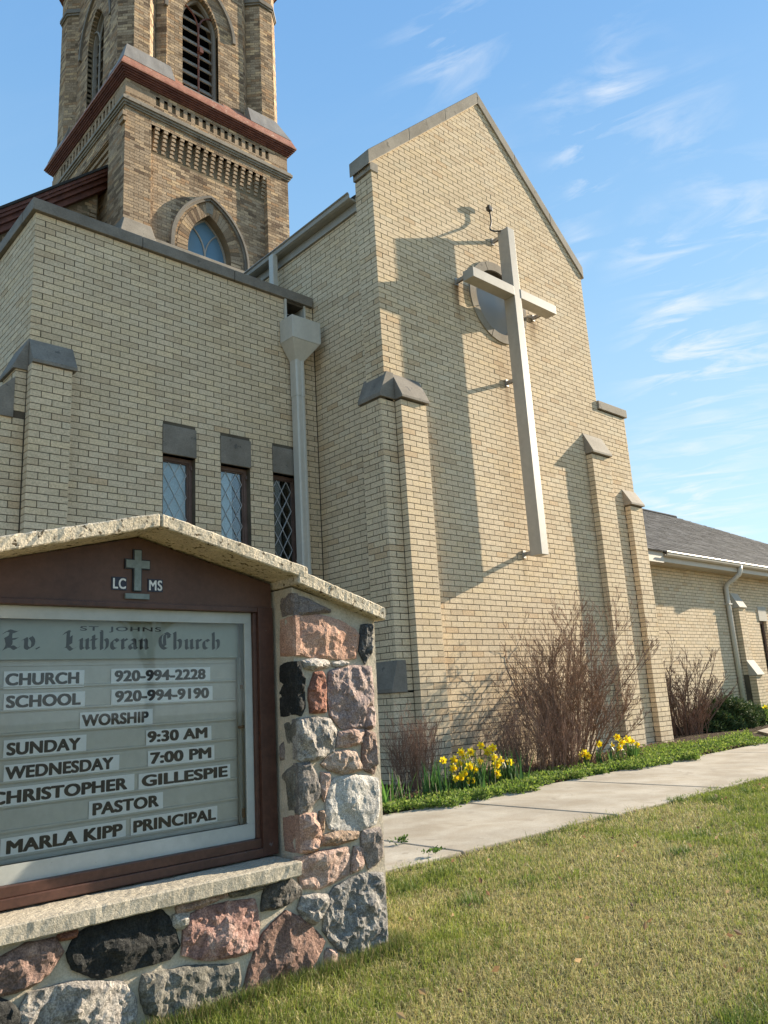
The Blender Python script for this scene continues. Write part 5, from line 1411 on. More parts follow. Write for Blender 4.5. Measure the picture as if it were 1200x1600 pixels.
# black letter line drawn with a broad pen
NIB = math.radians(38)
GL = {
 'u': ([[(.06,.46),(.12,.52),(.16,.46),(.16,.08),(.24,.0),(.32,.07)],[(.32,.46),(.38,.52),(.42,.46),(.42,.06),(.50,.01)]], .50),
 'n': ([[(.04,.46),(.10,.52),(.14,.46),(.14,.06),(.20,.0)],[(.14,.42),(.28,.52),(.38,.42),(.38,.06),(.46,.0)]], .48),
 'r': ([[(.04,.46),(.10,.52),(.14,.46),(.14,.06),(.20,.0)],[(.14,.42),(.24,.52),(.32,.46)]], .34),
 'h': ([[(.06,.92),(.12,.86),(.12,.06),(.18,.0)],[(.12,.40),(.28,.52),(.38,.40),(.36,.08),(.26,-.06)]], .46),
 't': ([[(.12,.72),(.14,.62),(.14,.08),(.22,.0),(.30,.06)],[(.02,.50),(.28,.50)]], .32),
 'e': ([[(.16,.46),(.08,.38),(.08,.10),(.20,.0),(.34,.08)],[(.10,.42),(.22,.52),(.34,.40),(.12,.24)]], .38),
 'a': ([[(.06,.44),(.18,.52),(.30,.44),(.32,.08),(.40,.0)],[(.30,.30),(.12,.26),(.07,.12),(.16,.0),(.30,.10)]], .42),
 'c': ([[(.32,.44),(.20,.52),(.08,.40),(.08,.10),(.20,.0),(.34,.08)]], .38),
 'v': ([[(.02,.46),(.10,.54),(.14,.42),(.14,.10),(.26,.0)],[(.26,.0),(.38,.14),(.40,.40),(.30,.60)]], .44),
 '.': ([[(.06,.06),(.10,.02)]], .20),
 'E': ([[(-.04,.78),(.10,.92),(.34,.84),(.52,.94)],[(.22,.86),(.18,.60),(.20,.20),(.10,.04)],[(.04,.60),(.10,.30),(.06,.10),(-.02,-.04)],[(.20,.48),(.44,.52)],[(.04,.02),(.24,.12),(.40,.0),(.52,.10)]], .58),
 'L': ([[(.24,.94),(.22,.70),(.22,.30),(.20,.10)],[(.04,.76),(.16,.92),(.26,.86),(.38,.94)],[(.34,.66),(.33,.24)],[(.02,.02),(.20,.12),(.38,-.05),(.56,.08)]], .58),
 'C': ([[(.54,.74),(.34,.90),(.12,.70),(.08,.34),(.18,.10),(.34,.0),(.52,.12)],[(.30,.82),(.28,.50),(.30,.16)],[(.46,.76),(.50,.62)]], .60),
 ' ': ([], .46),
}
def blackletter(s_, x0, x1, zb, size, y, parent):
    w = 0.19; V = []; F = []; pen = 0.0; k = 0
    nx, nz = math.cos(NIB)*w/2, math.sin(NIB)*w/2
    for ch in s_:
        strokes, adv = GL[ch]
        for st in strokes:
            pts = [Vector(p) for p in st]
            # soften the path
            fine = []
            for i in range(len(pts)-1):
                for t in (0, .25, .5, .75):
                    p0_ = pts[max(0, i-1)]; p1_ = pts[i]; p2_ = pts[i+1]; p3_ = pts[min(len(pts)-1, i+2)]
                    fine.append(0.5*((2*p1_)+(-p0_+p2_)*t+(2*p0_-5*p1_+4*p2_-p3_)*t*t+(-p0_+3*p1_-3*p2_+p3_)*t**3))
            fine.append(pts[-1])
            for i in range(len(fine)-1):
                a, c_ = fine[i], fine[i+1]; b0 = len(V); k += 1
                for p, sg in ((a,-1),(a,1),(c_,1),(c_,-1)): V.append((pen+p.x+sg*nx, p.y+sg*nz, k))
                F.append((b0, b0+1, b0+2, b0+3))
        pen += adv+0.06
    V = np.array(V, float); mn, mx_ = V[:, 0].min(), V[:, 0].max()
    out = np.empty_like(V); out[:, 0] = x0+(V[:, 0]-mn)/(mx_-mn)*(x1-x0); out[:, 2] = zb+V[:, 1]*size; out[:, 1] = y-V[:, 2]*0.0000035
    me = raw_mesh('lettering', out, np.array(F), M['faded_ink'])
    return link('lettering', me, parent)
blackletter('Ev.', 0.752, 0.862, 1.072, 0.058, 2.4773, hp)
blackletter('Lutheran', 0.925, 1.212, 1.072, 0.058, 2.4773, hp)
blackletter('Church', 1.245, 1.478, 1.072, 0.058, 2.4773, hp)
# emblem cross with dark edge and the two lettered decals
b = MB(); b.box(1.1245, 1.1555, 2.419, 2.4248, 1.250, 1.389); b.box(1.097, 1.1245, 2.419, 2.4248, 1.323, 1.356); b.box(1.1555, 1.1845, 2.419, 2.4248, 1.323, 1.356); b.build('emblem_edge', M['ink'], sign)
b = MB(); b.box(1.1285, 1.1515, 2.415, 2.4185, 1.253, 1.3855); b.box(1.1005, 1.1285, 2.415, 2.4185, 1.3265, 1.352); b.box(1.1515, 1.1805, 2.415, 2.4185, 1.3265, 1.352); b.build('emblem_cross', M['emblem'], sign)
b = MB(); b.box(1.1, 1.182, 2.417, 2.4245, 1.226, 1.243); b.build('lamp_plate', M['emblem'], sign)
for s_, x0, x1 in (('LC', 1.0555, 1.1055), ('MS', 1.178, 1.2315)):
    b = MB(); b.box(x0, x1, 2.4225, 2.4245, 1.2525, 1.2945); dc = b.build('decal', M['navy'], sign)
    text_mesh('lettering', s_, M['white_ink'], x0+0.0045, x1-0.0025, 1.2565, 1.291, 2.4219, bold=0.03, parent=dc, spacing=1.1)
# case lock and small catches
b = MB(); b.tube([(1.545,2.47,0.80),(1.575,2.47,0.80)], 0.006, 6); b.tube([(1.562,2.475,0.5),(1.562,2.475,0.53)], 0.006, 6); b.tube([(1.562,2.475,0.93),(1.562,2.475,0.945)], 0.006, 6); b.build('catch', M['rust'], sign)

# ------------------------------------------------------------ plants
def bush(name, label, cx, cy, base_r, n_stems, hmin, hmax, spread, mat_, seed, thick=0.006, levels=2, kids=(5, 4), lean=(0, 0), start=0.25, curve=0.5, wob=0.10, group=None, twig_mat=None, bound=None, min_r=0.0012):
    r = random.Random(seed)
    root = empty(name, (cx, cy, 0), label, 'shrub', group)
    S = MB(); T = MB()
    def grow(p, d, L, rad, lev, mb):
        n = 6 if lev == 0 else 4
        pts = [p.copy()]; q = p.copy(); dd = d.copy()
        for i in range(n):
            dd = (dd+Vector((r.uniform(-wob,wob), r.uniform(-wob,wob), r.uniform(-wob*.6,wob*.8)+(0.05 if lev else 0.02)))).normalized()
            q = q+dd*(L/n); pts.append(q.copy())
        rads = [max(min_r, rad*(1-0.62*i/n)) for i in range(n+1)]
        mb.tube(pts, rads, 4 if lev == 0 else 3, caps=False)
        if lev < levels:
            for c in range(r.randint(kids[lev]-1, kids[lev]+1)):
                t = r.uniform(start if lev == 0 else 0.15, 0.98); i = min(n-1, int(t*n)); f = t*n-i
                pp = pts[i].lerp(pts[i+1], f); bd = (pts[i+1]-pts[i]).normalized()
                side = Vector((r.uniform(-1,1), r.uniform(-1,1), r.uniform(-.3,.7))).normalized()
                cd = (bd*1.0+side*r.uniform(.45,.9)).normalized()
                grow(pp, cd, L*r.uniform(.28,.5)*(1.1-t*0.45), max(min_r, rads[i]*0.6), lev+1, T)
    for s_ in range(n_stems):
        a = r.uniform(0, 2*math.pi); rr_ = base_r*math.sqrt(r.random())
        p = Vector((cx+rr_*math.cos(a), cy+rr_*math.sin(a)*0.7, -0.01))
        out = r.uniform(0.05, 1.0)
        d = Vector((math.cos(a)*spread*out+lean[0], math.sin(a)*spread*out*0.6+lean[1], 1.0)).normalized()
        L = r.uniform(hmin, hmax)*(1.0-0.25*out*(spread > .5))
        grow(p, d, L, thick*r.uniform(.6, 1.25), 0, S)
    S.build('stem', mat_, root).__setitem__('kind', 'stuff')
    T.build('twig', twig_mat or mat_, root).__setitem__('kind', 'stuff')
    return root
bush('bare_shrub', 'tall wide leafless brown shrub right of the large daffodil clump, against the cross wall', 7.75, 5.50, 0.30, 68, 0.9, 1.95, 1.05, M['twig'], 3, thick=0.0085, levels=3, kids=(9, 4, 2), lean=(0.08, -0.04), start=0.25, wob=0.17, min_r=0.0022)
bush('twiggy_shrub', 'dense low reddish-brown twiggy shrub directly left of the tall bare shrub', 7.0, 5.38, 0.48, 170, 0.45, 0.9, 0.8, M['red_twig'], 8, thick=0.004, levels=2, kids=(6, 3), start=0.15, wob=0.2, min_r=0.0013)
bush('twiggy_shrub', 'small reddish leafless shrub right behind the stone pier of the sign', 5.42, 5.62, 0.20, 120, 0.42, 0.72, 0.38, M['red_twig'], 15, thick=0.0035, levels=2, kids=(4, 2), start=0.25, wob=0.13, min_r=0.0012)
bush('pruned_shrub', 'rounded leafless shrub with stout upright forked stems before the low hall', 13.0, 6.90, 0.25, 60, 0.75, 1.45, 1.9, M['dark_twig'], 23, thick=0.013, levels=3, kids=(6, 3, 2), start=0.35, wob=0.16, min_r=0.0035)
bush('twiggy_shrub', 'fine brown leafless undershrub at the foot of the stout pruned shrub', 12.75, 6.75, 0.45, 70, 0.4, 0.75, 0.5, M['red_twig'], 27, thick=0.005, levels=2, kids=(4, 2), start=0.2, wob=0.18, min_r=0.0022)

def leaf_cloud(name, pts, size, colours, mat_, seed, parent=None, aspect=0.55, flat=0.5):
    """many small two-triangle leaves"""
    rg = np.random.default_rng(seed); n = len(pts)
    P = np.asarray(pts, float)
    th = rg.uniform(0, 2*np.pi, n); el = rg.normal(0.5, flat, n)
    d = np.stack([np.cos(th)*np.cos(el), np.sin(th)*np.cos(el), np.sin(el)], 1)
    ph = rg.uniform(0, 2*np.pi, n); tmp = np.stack([np.cos(ph), np.sin(ph), rg.uniform(-.4,.4,n)], 1)
    s_ = np.cross(d, tmp); s_ /= np.linalg.norm(s_, axis=1)[:, None]+1e-9
    L = (size*rg.uniform(.6, 1.3, n))[:, None]; W = L*aspect/2
    nrm_ = np.cross(d, s_)
    V = np.stack([P, P+d*L*.5+s_*W+nrm_*L*0.1, P+d*L, P+d*L*.5-s_*W+nrm_*L*0.1], 1).reshape(-1, 3)
    F = np.arange(4*n).reshape(n, 4)
    ci = rg.integers(0, len(colours), n); C = np.array(colours)[ci]*rg.uniform(.75, 1.25, (n, 1))
    me = raw_mesh(name, V, F, mat_, np.repeat(C, 4, 0))
    return link(name, me, parent)
# juniper
jr = empty('juniper', (14.2, 6.85, 0), 'low dark green evergreen shrub between the pruned shrub and the downpipe', 'shrub')
rg = np.random.default_rng(4)
pts = []
for cx_, cy_, rx, rz_, n_ in ((13.6,6.75,.45,.34,5200),(14.15,6.7,.55,.46,7000),(14.8,6.8,.5,.40,5200),(15.3,6.75,.35,.28,2600)):
    u = rg.normal(0, 1, (n_, 3)); u /= np.linalg.norm(u, axis=1)[:, None]; u *= rg.uniform(.55, 1.0, (n_, 1))**.5
    u *= (1+0.22*np.sin(u[:, :1]*9+u[:, 1:2]*7))
    p_ = np.stack([cx_+u[:, 0]*rx, cy_+u[:, 1]*rx*.8, np.abs(u[:, 2])*rz_+.03], 1); pts.append(p_)
pts = np.concatenate(pts)
leaf_cloud('foliage', pts, 0.085, [(.035,.065,.02),(.05,.09,.028),(.075,.11,.035),(.10,.12,.045)], M['juniper'], 5, jr, 0.25, 0.4)['kind'] = 'stuff'
# ground cover strip along the walk
n_ = 52000
X = rg.uniform(2.5, 14.5, n_)**1.0; e0 = 4.60+0.09*np.sin(X*2.1)+0.05*np.sin(X*6.3)+0.04*np.sin(X*13)+0.03*np.sin(X*29)
Y = e0+np.abs(rg.normal(0, 0.33, n_)) + np.where(X > 9, rg.uniform(0, .5, n_), 0)
keep = (Y < 5.9) & ~((X > 11.2) & (Y < 4.95+(X-11.2)*0.48)) & (rg.uniform(0, 1, n_) < np.where(X < 8.2, np.clip(1.3-(Y-e0)*1.6, 0.08, 1), 1))
keep &= (np.sin(X*5.3+1)*np.sin(Y*9.1+X*2.2)+0.5*np.sin(X*17+Y*11) > -0.55) | (rg.uniform(0,1,n_) < .3)
X, Y = X[keep], Y[keep]
hz = 0.03+0.04*np.abs(np.sin(X*3.7+Y*5))
pts = np.stack([X, Y, .03+rg.uniform(0, 1, len(X))*hz], 1)
tag(leaf_cloud('ground_cover', pts, 0.030, [(.16,.24,.04),(.22,.30,.05),(.09,.15,.03),(.28,.34,.08),(.12,.18,.04)], M['ivy'], 6), 'low bright green ground cover along the edge of the walk', 'ground cover', kind='stuff')
n_ = 9000
X = rg.uniform(15.0, 23, n_); Y = rg.uniform(6.35, 7.9, n_); pts = np.stack([X, Y, .03+rg.uniform(0, .16, n_)], 1)
tag(leaf_cloud('ground_cover', pts, 0.12, [(.12,.21,.035),(.17,.27,.05),(.09,.16,.03),(.22,.30,.07)], M['ivy'], 7, aspect=.22), 'green bed foliage in front of the low hall by the downpipe', 'ground cover', kind='stuff')
# dry litter over the mulch
n_ = 14000
X = rg.uniform(3.2, 11, n_); Y = rg.uniform(4.75, 6.1, n_); pts = np.stack([X, Y, .028+rg.uniform(0, .02, n_)], 1)
tag(leaf_cloud('leaf_litter', pts, 0.03, [(.20,.13,.08),(.13,.085,.05),(.28,.20,.13),(.09,.06,.04)], M['ivy'], 9, flat=.2), 'dry brown leaf litter on the planting bed', 'litter', kind='stuff')

def strap_leaf(L, w, lean, az, seed, twist=0.3):
    r = random.Random(seed); n = 6; V = []; F = []
    ca, sa = math.cos(az), math.sin(az)
    for i in range(n+1):
        t = i/n; out = lean*L*t**1.8; z = L*(t-0.28*lean*t*t); ww = w*(1-t**3)*(0.7+0.3*(1-t)) if i < n else 0.0006
        tx, ty = -sa, ca
        for sg in (-1, 1): V.append((out*ca+tx*ww/2*sg, out*sa+ty*ww/2*sg, z+0.0))
    for i in range(n): F.append((2*i, 2*i+1, 2*i+3, 2*i+2))
    return V, F
def leaves_mesh(name, n, Lr, w, leanr, seed, spread, col=(1,1,1)):
    r = random.Random(seed); V = []; F = []; C = []
    for i in range(n):
        v, f = strap_leaf(r.uniform(*Lr), w*r.uniform(.8,1.2), r.uniform(*leanr), r.uniform(0, 6.28), i)
        ox, oy = r.gauss(0, spread), r.gauss(0, spread); b = len(V); t = r.uniform(.75, 1.35)
        V += [(p[0]+ox, p[1]+oy, p[2]) for p in v]; F += [tuple(b+j for j in q) for q in f]; C += [(col[0]*t, col[1]*t, col[2]*t)]*len(v)
    return raw_mesh(name, V, F, M['strap_leaf'], np.array(C), smooth=True)
def flower_meshes():
    V = []; F = []
    for k in range(6):
        a = k*math.pi/3; L = 0.040; w = 0.024; zz = 0.001 if k % 2 else -0.001
        prof = [(0.004,0.3,0.0),(0.014,0.8,0.003),(0.026,1.0,0.004),(0.035,0.65,0.001),(0.041,0.04,-0.003)]
        b = len(V)
        for (rr_, wf_, off) in prof:
            for sg in (-1, 0, 1):
                y = sg*w/2*wf_
                V.append((off+zz+(0.003 if sg == 0 else 0), rr_*math.cos(a)-y*math.sin(a), rr_*math.sin(a)+y*math.cos(a)))
        for i in range(4):
            for j in range(2): F.append((b+3*i+j, b+3*i+j+1, b+3*(i+1)+j+1, b+3*(i+1)+j))
    petals = raw_mesh('petals', V, F, M['petal'], smooth=True)
    V = []; F = []; n = 14
    for i, (x, r_) in enumerate(((0.0,0.006),(0.010,0.009),(0.022,0.0105),(0.030,0.0125),(0.034,0.0175))):
        for k in range(n):
            a = 2*math.pi*k/n; q = r_*(1+(0.10*math.sin(a*7) if i == 4 else 0)); V.append((x, q*math.cos(a), q*math.sin(a)))
    for i in range(4):
        for k in range(n): F.append((i*n+k, i*n+(k+1) % n, (i+1)*n+(k+1) % n, (i+1)*n+k))
    trumpet = raw_mesh('trumpet', V, F, M['trumpet'], smooth=True)
    return petals, trumpet
PET, TRU = flower_meshes()
leafsets = [leaves_mesh('leaf', 6, (0.24, 0.36), 0.014, (0.05, 0.5), 40+i, 0.022) for i in range(5)]
stem_m = MB(); stem_m.tube([(0,0,0),(0.004,0,0.12),(0.0,0,0.25),(0.004,0,0.285),(0.018,0,0.298)], [0.0045,0.004,0.0035,0.003,0.004], 5)
STEM = stem_m.mesh('stem', M['strap_leaf'])
at = STEM.color_attributes.new('Col', 'FLOAT_COLOR', 'POINT')
def daffodil(x, y, h, face, label, group, rnd, sc=1.0):
    root = empty('daffodil', (x, y, 0.02), label, 'daffodil', group)
    st = bpy.data.objects.new('stem', STEM); COL.objects.link(st); st.parent = root; st.scale = (1, 1, h/0.3); st.rotation_euler = (0, 0, face)
    pe = bpy.data.objects.new('petals', PET); COL.objects.link(pe); pe.parent = root
    pe.location = (0.02*math.cos(face), 0.02*math.sin(face), h); pe.rotation_euler = (rnd.uniform(0, 1), rnd.uniform(-.25, .45), face+rnd.uniform(-.25,.25)); pe.scale = (sc,)*3
    tr = bpy.data.objects.new('trumpet', TRU); COL.objects.link(tr); tr.parent = pe
    lf = bpy.data.objects.new('leaves', rnd.choice(leafsets)); COL.objects.link(lf); lf.parent = root; lf.rotation_euler = (0, 0, rnd.uniform(0, 6.28)); lf.scale = (1, 1, rnd.uniform(.75, 1.0)*max(.8, h/0.3)*0.95)
rd = random.Random(77)
toward = math.atan2(-1, -0.55)   # faces look out over the walk
# (X, Y, flower height)
DAFF = []
DAFF_L, DAFF_R = ([(5.72, 5.31, 0.356), (5.79, 5.31, 0.307), (5.87, 5.31, 0.338), (5.48, 5.29, 0.301), (5.52, 5.23, 0.303), (5.68, 5.31, 0.255), (5.4, 5.13, 0.242), (5.43, 4.95, 0.261), (5.49, 4.95, 0.227), (5.77, 5.13, 0.263), (5.36, 4.95, 0.209), (5.31, 4.95, 0.183), (5.23, 4.95, 0.176), (5.44, 4.95, 0.125), (6.02, 5.31, 0.386), (6.13, 5.31, 0.322), (6.2, 5.31, 0.351), (5.76, 4.95, 0.304), (5.84, 4.95, 0.273), (5.82, 4.95, 0.242), (5.81, 4.95, 0.159), (6.02, 4.95, 0.243)], [(8.0, 5.15, 0.236), (8.32, 5.25, 0.298), (8.23, 5.15, 0.247), (8.14, 5.15, 0.198), (8.39, 5.15, 0.268), (8.43, 5.15, 0.248), (8.54, 5.15, 0.199), (7.38, 5.15, 0.175), (7.5, 5.15, 0.196), (7.56, 5.15, 0.16), (7.78, 5.15, 0.266)])
gl = 'daffodils in the large clump left of the tall bare shrub'
for i, (x, y, h) in enumerate(DAFF_L):
    lab = 'yellow daffodil in the large clump between the brick buttress and the bare shrub'; grp = gl
    if i == 14: lab, grp = 'highest yellow daffodil of the large clump, standing alone against the bricks', None
    if i == 13: lab, grp = 'lowest yellow daffodil at the front of the large clump', None
    if i == 20: lab, grp = 'single low yellow daffodil at the right front of the large clump', None
    if i == 3: lab, grp = 'leftmost yellow daffodil of the large clump beside the brick buttress', None
    if i == 21: lab, grp = 'rightmost yellow daffodil of the large clump, touching the twiggy shrub', None
    daffodil(x, y, max(0.12, h-0.02), toward+rd.uniform(-.7,.7), lab, grp, rd, rd.uniform(.95, 1.2))
for i, (x, y, h) in enumerate(DAFF_R):
    if i < 7: lab, grp = 'yellow daffodil in the small clump at the foot of the right-hand buttress', 'daffodils at the foot of the right-hand buttress'
    elif i < 10: lab, grp = 'yellow daffodil half hidden under the tall bare shrub', 'daffodils under the tall bare shrub'
    else: lab, grp = 'yellow daffodil just right of the bare shrub stems, apart from its clump', None
    daffodil(x, y, max(0.12, h-0.02), toward+rd.uniform(-.7,.7), lab, grp, rd, rd.uniform(.95, 1.25))
daffodil(16.48, 7.3, 0.33, toward, 'lone yellow daffodil below the downpipe of the low hall', None, rd, 1.5)
daffodil(16.46, 7.25, 0.12, toward, 'short yellow daffodil low in the bed in front of the low hall', None, rd, 1.5)
daffodil(17.25, 7.3, 0.24, toward, 'yellow daffodil at the right picture edge before the low hall', 'daffodils at the right edge', rd, 1.7)
daffodil(17.38, 7.25, 0.2, toward, 'yellow daffodil at the right picture edge before the low hall', 'daffodils at the right edge', rd, 1.7)
# flowerless strap-leaved clumps
for i, (x, y, n_, Lr, lab, c_) in enumerate(((4.42,4.98,16,(.22,.36),'upright clump of broad green iris leaves just right of the stone pier',(1.7,1.8,1.3)),
        (4.68,5.02,10,(.18,.30),'thin green leaf clump second to the right of the stone pier',(1.3,1.4,1.1)),
        (5.05,5.0,34,(.22,.40),'dark green leaf clump at the left foot of the daffodils',(.8,.9,.8)),
        (6.0,4.95,38,(.24,.40),'dark green leaf clump under the right half of the daffodils',(.7,.8,.75)),
        (5.55,4.98,44,(.24,.40),'dense dark leaf clump in the middle of the daffodils',(.75,.85,.75)),
        (7.9,5.15,20,(.16,.26),'green leaf clump in front of the small right daffodil clump',(1.1,1.2,1.0)),
        (8.45,5.2,22,(.16,.26),'green leaf clump below the small right daffodil clump',(1.1,1.2,1.0)),
        (15.9,7.2,40,(.3,.42),'green leaf clump at the foot of the downpipe of the low hall',(1.6,1.7,1.2)),
        (17.3,7.2,50,(.3,.42),'green leaf clump below the flowers at the right picture edge',(1.6,1.7,1.2)))):
    me = leaves_mesh('leaves', n_, Lr, 0.02 if i != 0 else 0.028, (0.05, 0.45), 200+i, 0.06 if i < 7 else 0.18, c_)
    root = empty('leaf_clump', (x, y, 0.02), lab, 'plant')
    o = bpy.data.objects.new('leaves', me); COL.objects.link(o); o.parent = root; o['kind'] = 'stuff'
# dead stalks standing among the leaves
rs = random.Random(31)
d = MB()
for i in range(46):
    x, y = rs.uniform(4.2, 6.3), rs.uniform(4.85, 5.4); L = rs.uniform(.1, .3); a = rs.uniform(0, 6.28); k = rs.uniform(0, .6)
    d.tube([(x,y,0.02),(x+math.cos(a)*k*L*.5,y+math.sin(a)*k*L*.5,L*.6),(x+math.cos(a)*k*L,y+math.sin(a)*k*L,L)], [0.003,0.0025,0.0015], 3, caps=False)
M['straw'] = surf_mat('dry_straw', (.34,.27,.17), (.46,.38,.26), bump=0)
tag(d.build('dry_stalks', M['straw']), 'pale dry stalks among the green leaves beside the walk', 'stalks', kind='stuff')
# two weeds growing in the walk
for (x, y, lab, s_) in ((3.42, 3.70, 'small flat green weed on the walk, nearer the far edge', 1.0), (3.28, 3.29, 'small green weed on the near edge of the walk', 1.2)):
    rg2 = np.random.default_rng(int(x*100)); n_ = 60
    a = rg2.uniform(0, 6.28, n_); r_ = np.abs(rg2.normal(0, .025*s_, n_)); pts = np.stack([x+r_*np.cos(a)*1.6, y+r_*np.sin(a), .042+rg2.uniform(0, .02, n_)], 1)
    root = empty('weed', (x, y, 0.04), lab, 'weed')
    leaf_cloud('leaves', pts, 0.022, [(.07,.13,.03),(.11,.18,.04),(.05,.09,.02)], M['ivy'], int(x*77), root)['kind'] = 'stuff'

# ------------------------------------------------------------ lawn
rg = np.random.default_rng(19)
def vnoise(X, Y, sc, seed):
    """smooth value noise on numpy arrays"""
    r_ = np.random.default_rng(seed); G = r_.uniform(0, 1, (64, 64))
    x, y = X*sc, Y*sc; xi, yi = np.floor(x).astype(int), np.floor(y).astype(int); fx, fy = x-xi, y-yi
    fx, fy = fx*fx*(3-2*fx), fy*fy*(3-2*fy)
    g = lambda a, b: G[a % 64, b % 64]
    return (g(xi, yi)*(1-fx)+g(xi+1, yi)*fx)*(1-fy)+(g(xi, yi+1)*(1-fx)+g(xi+1, yi+1)*fx)*fy
N = 1300000
R_ = 1.1+(16-1.1)*rg.uniform(0, 1, N)**1.25
A = rg.uniform(math.radians(-25), math.radians(88), N)
X, Y = R_*np.sin(math.radians(90)-A), R_*np.sin(A)
edge = 3.25+0.02*np.sin(X*3.1)+0.012*np.sin(X*11)+rg.normal(0, .02, N)
keep = (Y < edge) & (Y > -1.5) & ~((X > 0.2) & (X < 2.06) & (Y > 2.31) & (Y < 2.8))
# thin out what is far outside the view
vx = X*PROJ_R[0]+Y*PROJ_R[1]-CAM_H*PROJ_R[2]; vz = X*PROJ_F[0]+Y*PROJ_F[1]-CAM_H*PROJ_F[2]
tanx = np.abs(vx)/np.maximum(vz, .1)
keep &= (vz > 0.1) & (tanx < 1.5) & ((tanx < 0.56) | (rg.uniform(0, 1, N) < 0.55))
X, Y, R_ = X[keep], Y[keep], R_[keep]; N = len(X)
patch = 0.55*vnoise(X, Y, 1.3, 1)+0.3*vnoise(X, Y, 4.1, 2)+0.15*vnoise(X, Y, 13, 3)
near_walk = np.clip(1-(3.2-Y)/1.2, 0, 1)
green = np.clip((patch-0.50)*4.5+0.36+0.40*near_walk, 0, 1)
sel = rg.uniform(0, 1, N) < 0.10+0.78*green
Hh = (0.015+0.018*vnoise(X, Y, 3.3, 5))*rg.uniform(.6, 1.5, N)*(1+0.35*sel)*np.where(rg.uniform(0,1,N) < .03, 1.6, 1)
Wd = 0.0011+0.00048*R_*rg.uniform(.7, 1.2, N)
az = rg.uniform(0, 2*np.pi, N); lean = rg.uniform(.15, 1.5, N)*np.where(sel, .8, 1.35)
dx_, dy_ = np.cos(az), np.sin(az); ta = rg.uniform(0, np.pi, N); tx, ty = np.cos(ta), np.sin(ta)
Z0 = np.full(N, -0.002)
P0_ = np.stack([X-tx*Wd/2, Y-ty*Wd/2, Z0], 1); P1_ = np.stack([X+tx*Wd/2, Y+ty*Wd/2, Z0], 1)
m1 = 0.30*lean*Hh; P2_ = np.stack([X+dx_*m1+tx*Wd*.4, Y+dy_*m1+ty*Wd*.4, Hh*.6], 1); P3_ = np.stack([X+dx_*m1-tx*Wd*.4, Y+dy_*m1-ty*Wd*.4, Hh*.6], 1)
m2 = lean*Hh; hz = Hh*np.clip(1.05-0.42*lean, .3, 1); P4_ = np.stack([X+dx_*m2, Y+dy_*m2, hz], 1)
V = np.stack([P0_, P1_, P2_, P3_, P4_], 1).reshape(-1, 3)
gcol = np.array([(.18,.23,.04),(.23,.28,.05),(.13,.18,.03),(.29,.31,.07)])[rg.integers(0, 4, N)]
scol = np.array([(.48,.41,.19),(.40,.35,.15),(.55,.48,.25),(.31,.27,.11),(.41,.41,.15)])[rg.integers(0, 5, N)]
C = np.where(sel[:, None], gcol, scol)*rg.uniform(.75, 1.25, (N, 1))
b = np.arange(N)[:, None]*5
tris = np.concatenate([b+np.array([[0,1,2]]), b+np.array([[0,2,3]]), b+np.array([[3,2,4]])], 0)
me = raw_mesh('grass', V, tris, M['grass'], np.repeat(C, 5, 0))
o = link('grass', me); tag(o, 'short patchy spring grass, green and straw coloured, on the lawn', 'grass', kind='stuff')
print('grass blades', N)
# darker clumps of longer grass and a few dead leaves on the lawn
rt_ = random.Random(63); Vt = []; Ct = []
for i in range(70):
    x, y = rt_.uniform(1.6, 8.5), rt_.uniform(0.2, 3.2)
    if x < 2.2 and y > 2.2: continue
    if rt_.random() > .35+.65*(y/3.2): continue
    for k in range(rt_.randint(30, 110)):
        px_, py_ = x+rt_.gauss(0, .045), y+rt_.gauss(0, .035); a = rt_.uniform(0, 6.28); h_ = rt_.uniform(.03, .062); l_ = rt_.uniform(.1, .8); w_ = .0016+.0004*x
        if py_ > 3.27: continue
        t_ = rt_.uniform(.7, 1.2)
        Vt += [(px_-w_*math.sin(a), py_+w_*math.cos(a), 0), (px_+w_*math.sin(a), py_-w_*math.cos(a), 0), (px_+math.cos(a)*h_*l_, py_+math.sin(a)*h_*l_, h_)]
        Ct += [(.11*t_, .165*t_, .035*t_)]*3
o = link('grass_tufts', raw_mesh('grass_tufts', Vt, np.arange(len(Vt)).reshape(-1, 3), M['grass'], np.array(Ct)))
tag(o, 'darker longer grass tufts scattered over the lawn', 'grass', kind='stuff')
n_ = 260
Xl = rg.uniform(1.5, 9, n_); Yl = rg.uniform(0, 3.15, n_); kk = ~((Xl < 2.2) & (Yl > 2.2)); Xl, Yl = Xl[kk], Yl[kk]
tag(leaf_cloud('dead_leaves', np.stack([Xl, Yl, .022+rg.uniform(0, .012, len(Xl))], 1), 0.028, [(.30,.19,.10),(.42,.30,.17),(.20,.12,.07)], M['ivy'], 13, flat=.2), 'dry brown leaf bits scattered in the short lawn', 'leaves', kind='stuff')
# taller tufts against the foot of the stone work and along the walk edge
n_ = 9000
t = rg.uniform(0, 1, n_)
Xt = np.where(t < .6, rg.uniform(0.9, 2.12, n_), rg.uniform(2.05, 2.14, n_)); Yt = np.where(t < .6, 2.285-np.abs(rg.normal(0, .03, n_)), rg.uniform(2.28, 2.8, n_))
az = rg.uniform(0, 2*np.pi, n_); Hh = rg.uniform(.02, .065, n_); ln = rg.uniform(.1, .9, n_)
V = np.stack([np.stack([Xt-.0016*np.cos(az+1.5), Yt-.0016*np.sin(az+1.5), 0*Xt], 1), np.stack([Xt+.0016*np.cos(az+1.5), Yt+.0016*np.sin(az+1.5), 0*Xt], 1), np.stack([Xt+np.cos(az)*Hh*ln, Yt+np.sin(az)*Hh*ln, Hh], 1)], 1).reshape(-1, 3)
cc = np.array([(.10,.15,.03),(.13,.18,.035),(.30,.25,.12)])[rg.integers(0, 3, n_)]*rg.uniform(.7, 1.2, (n_, 1))
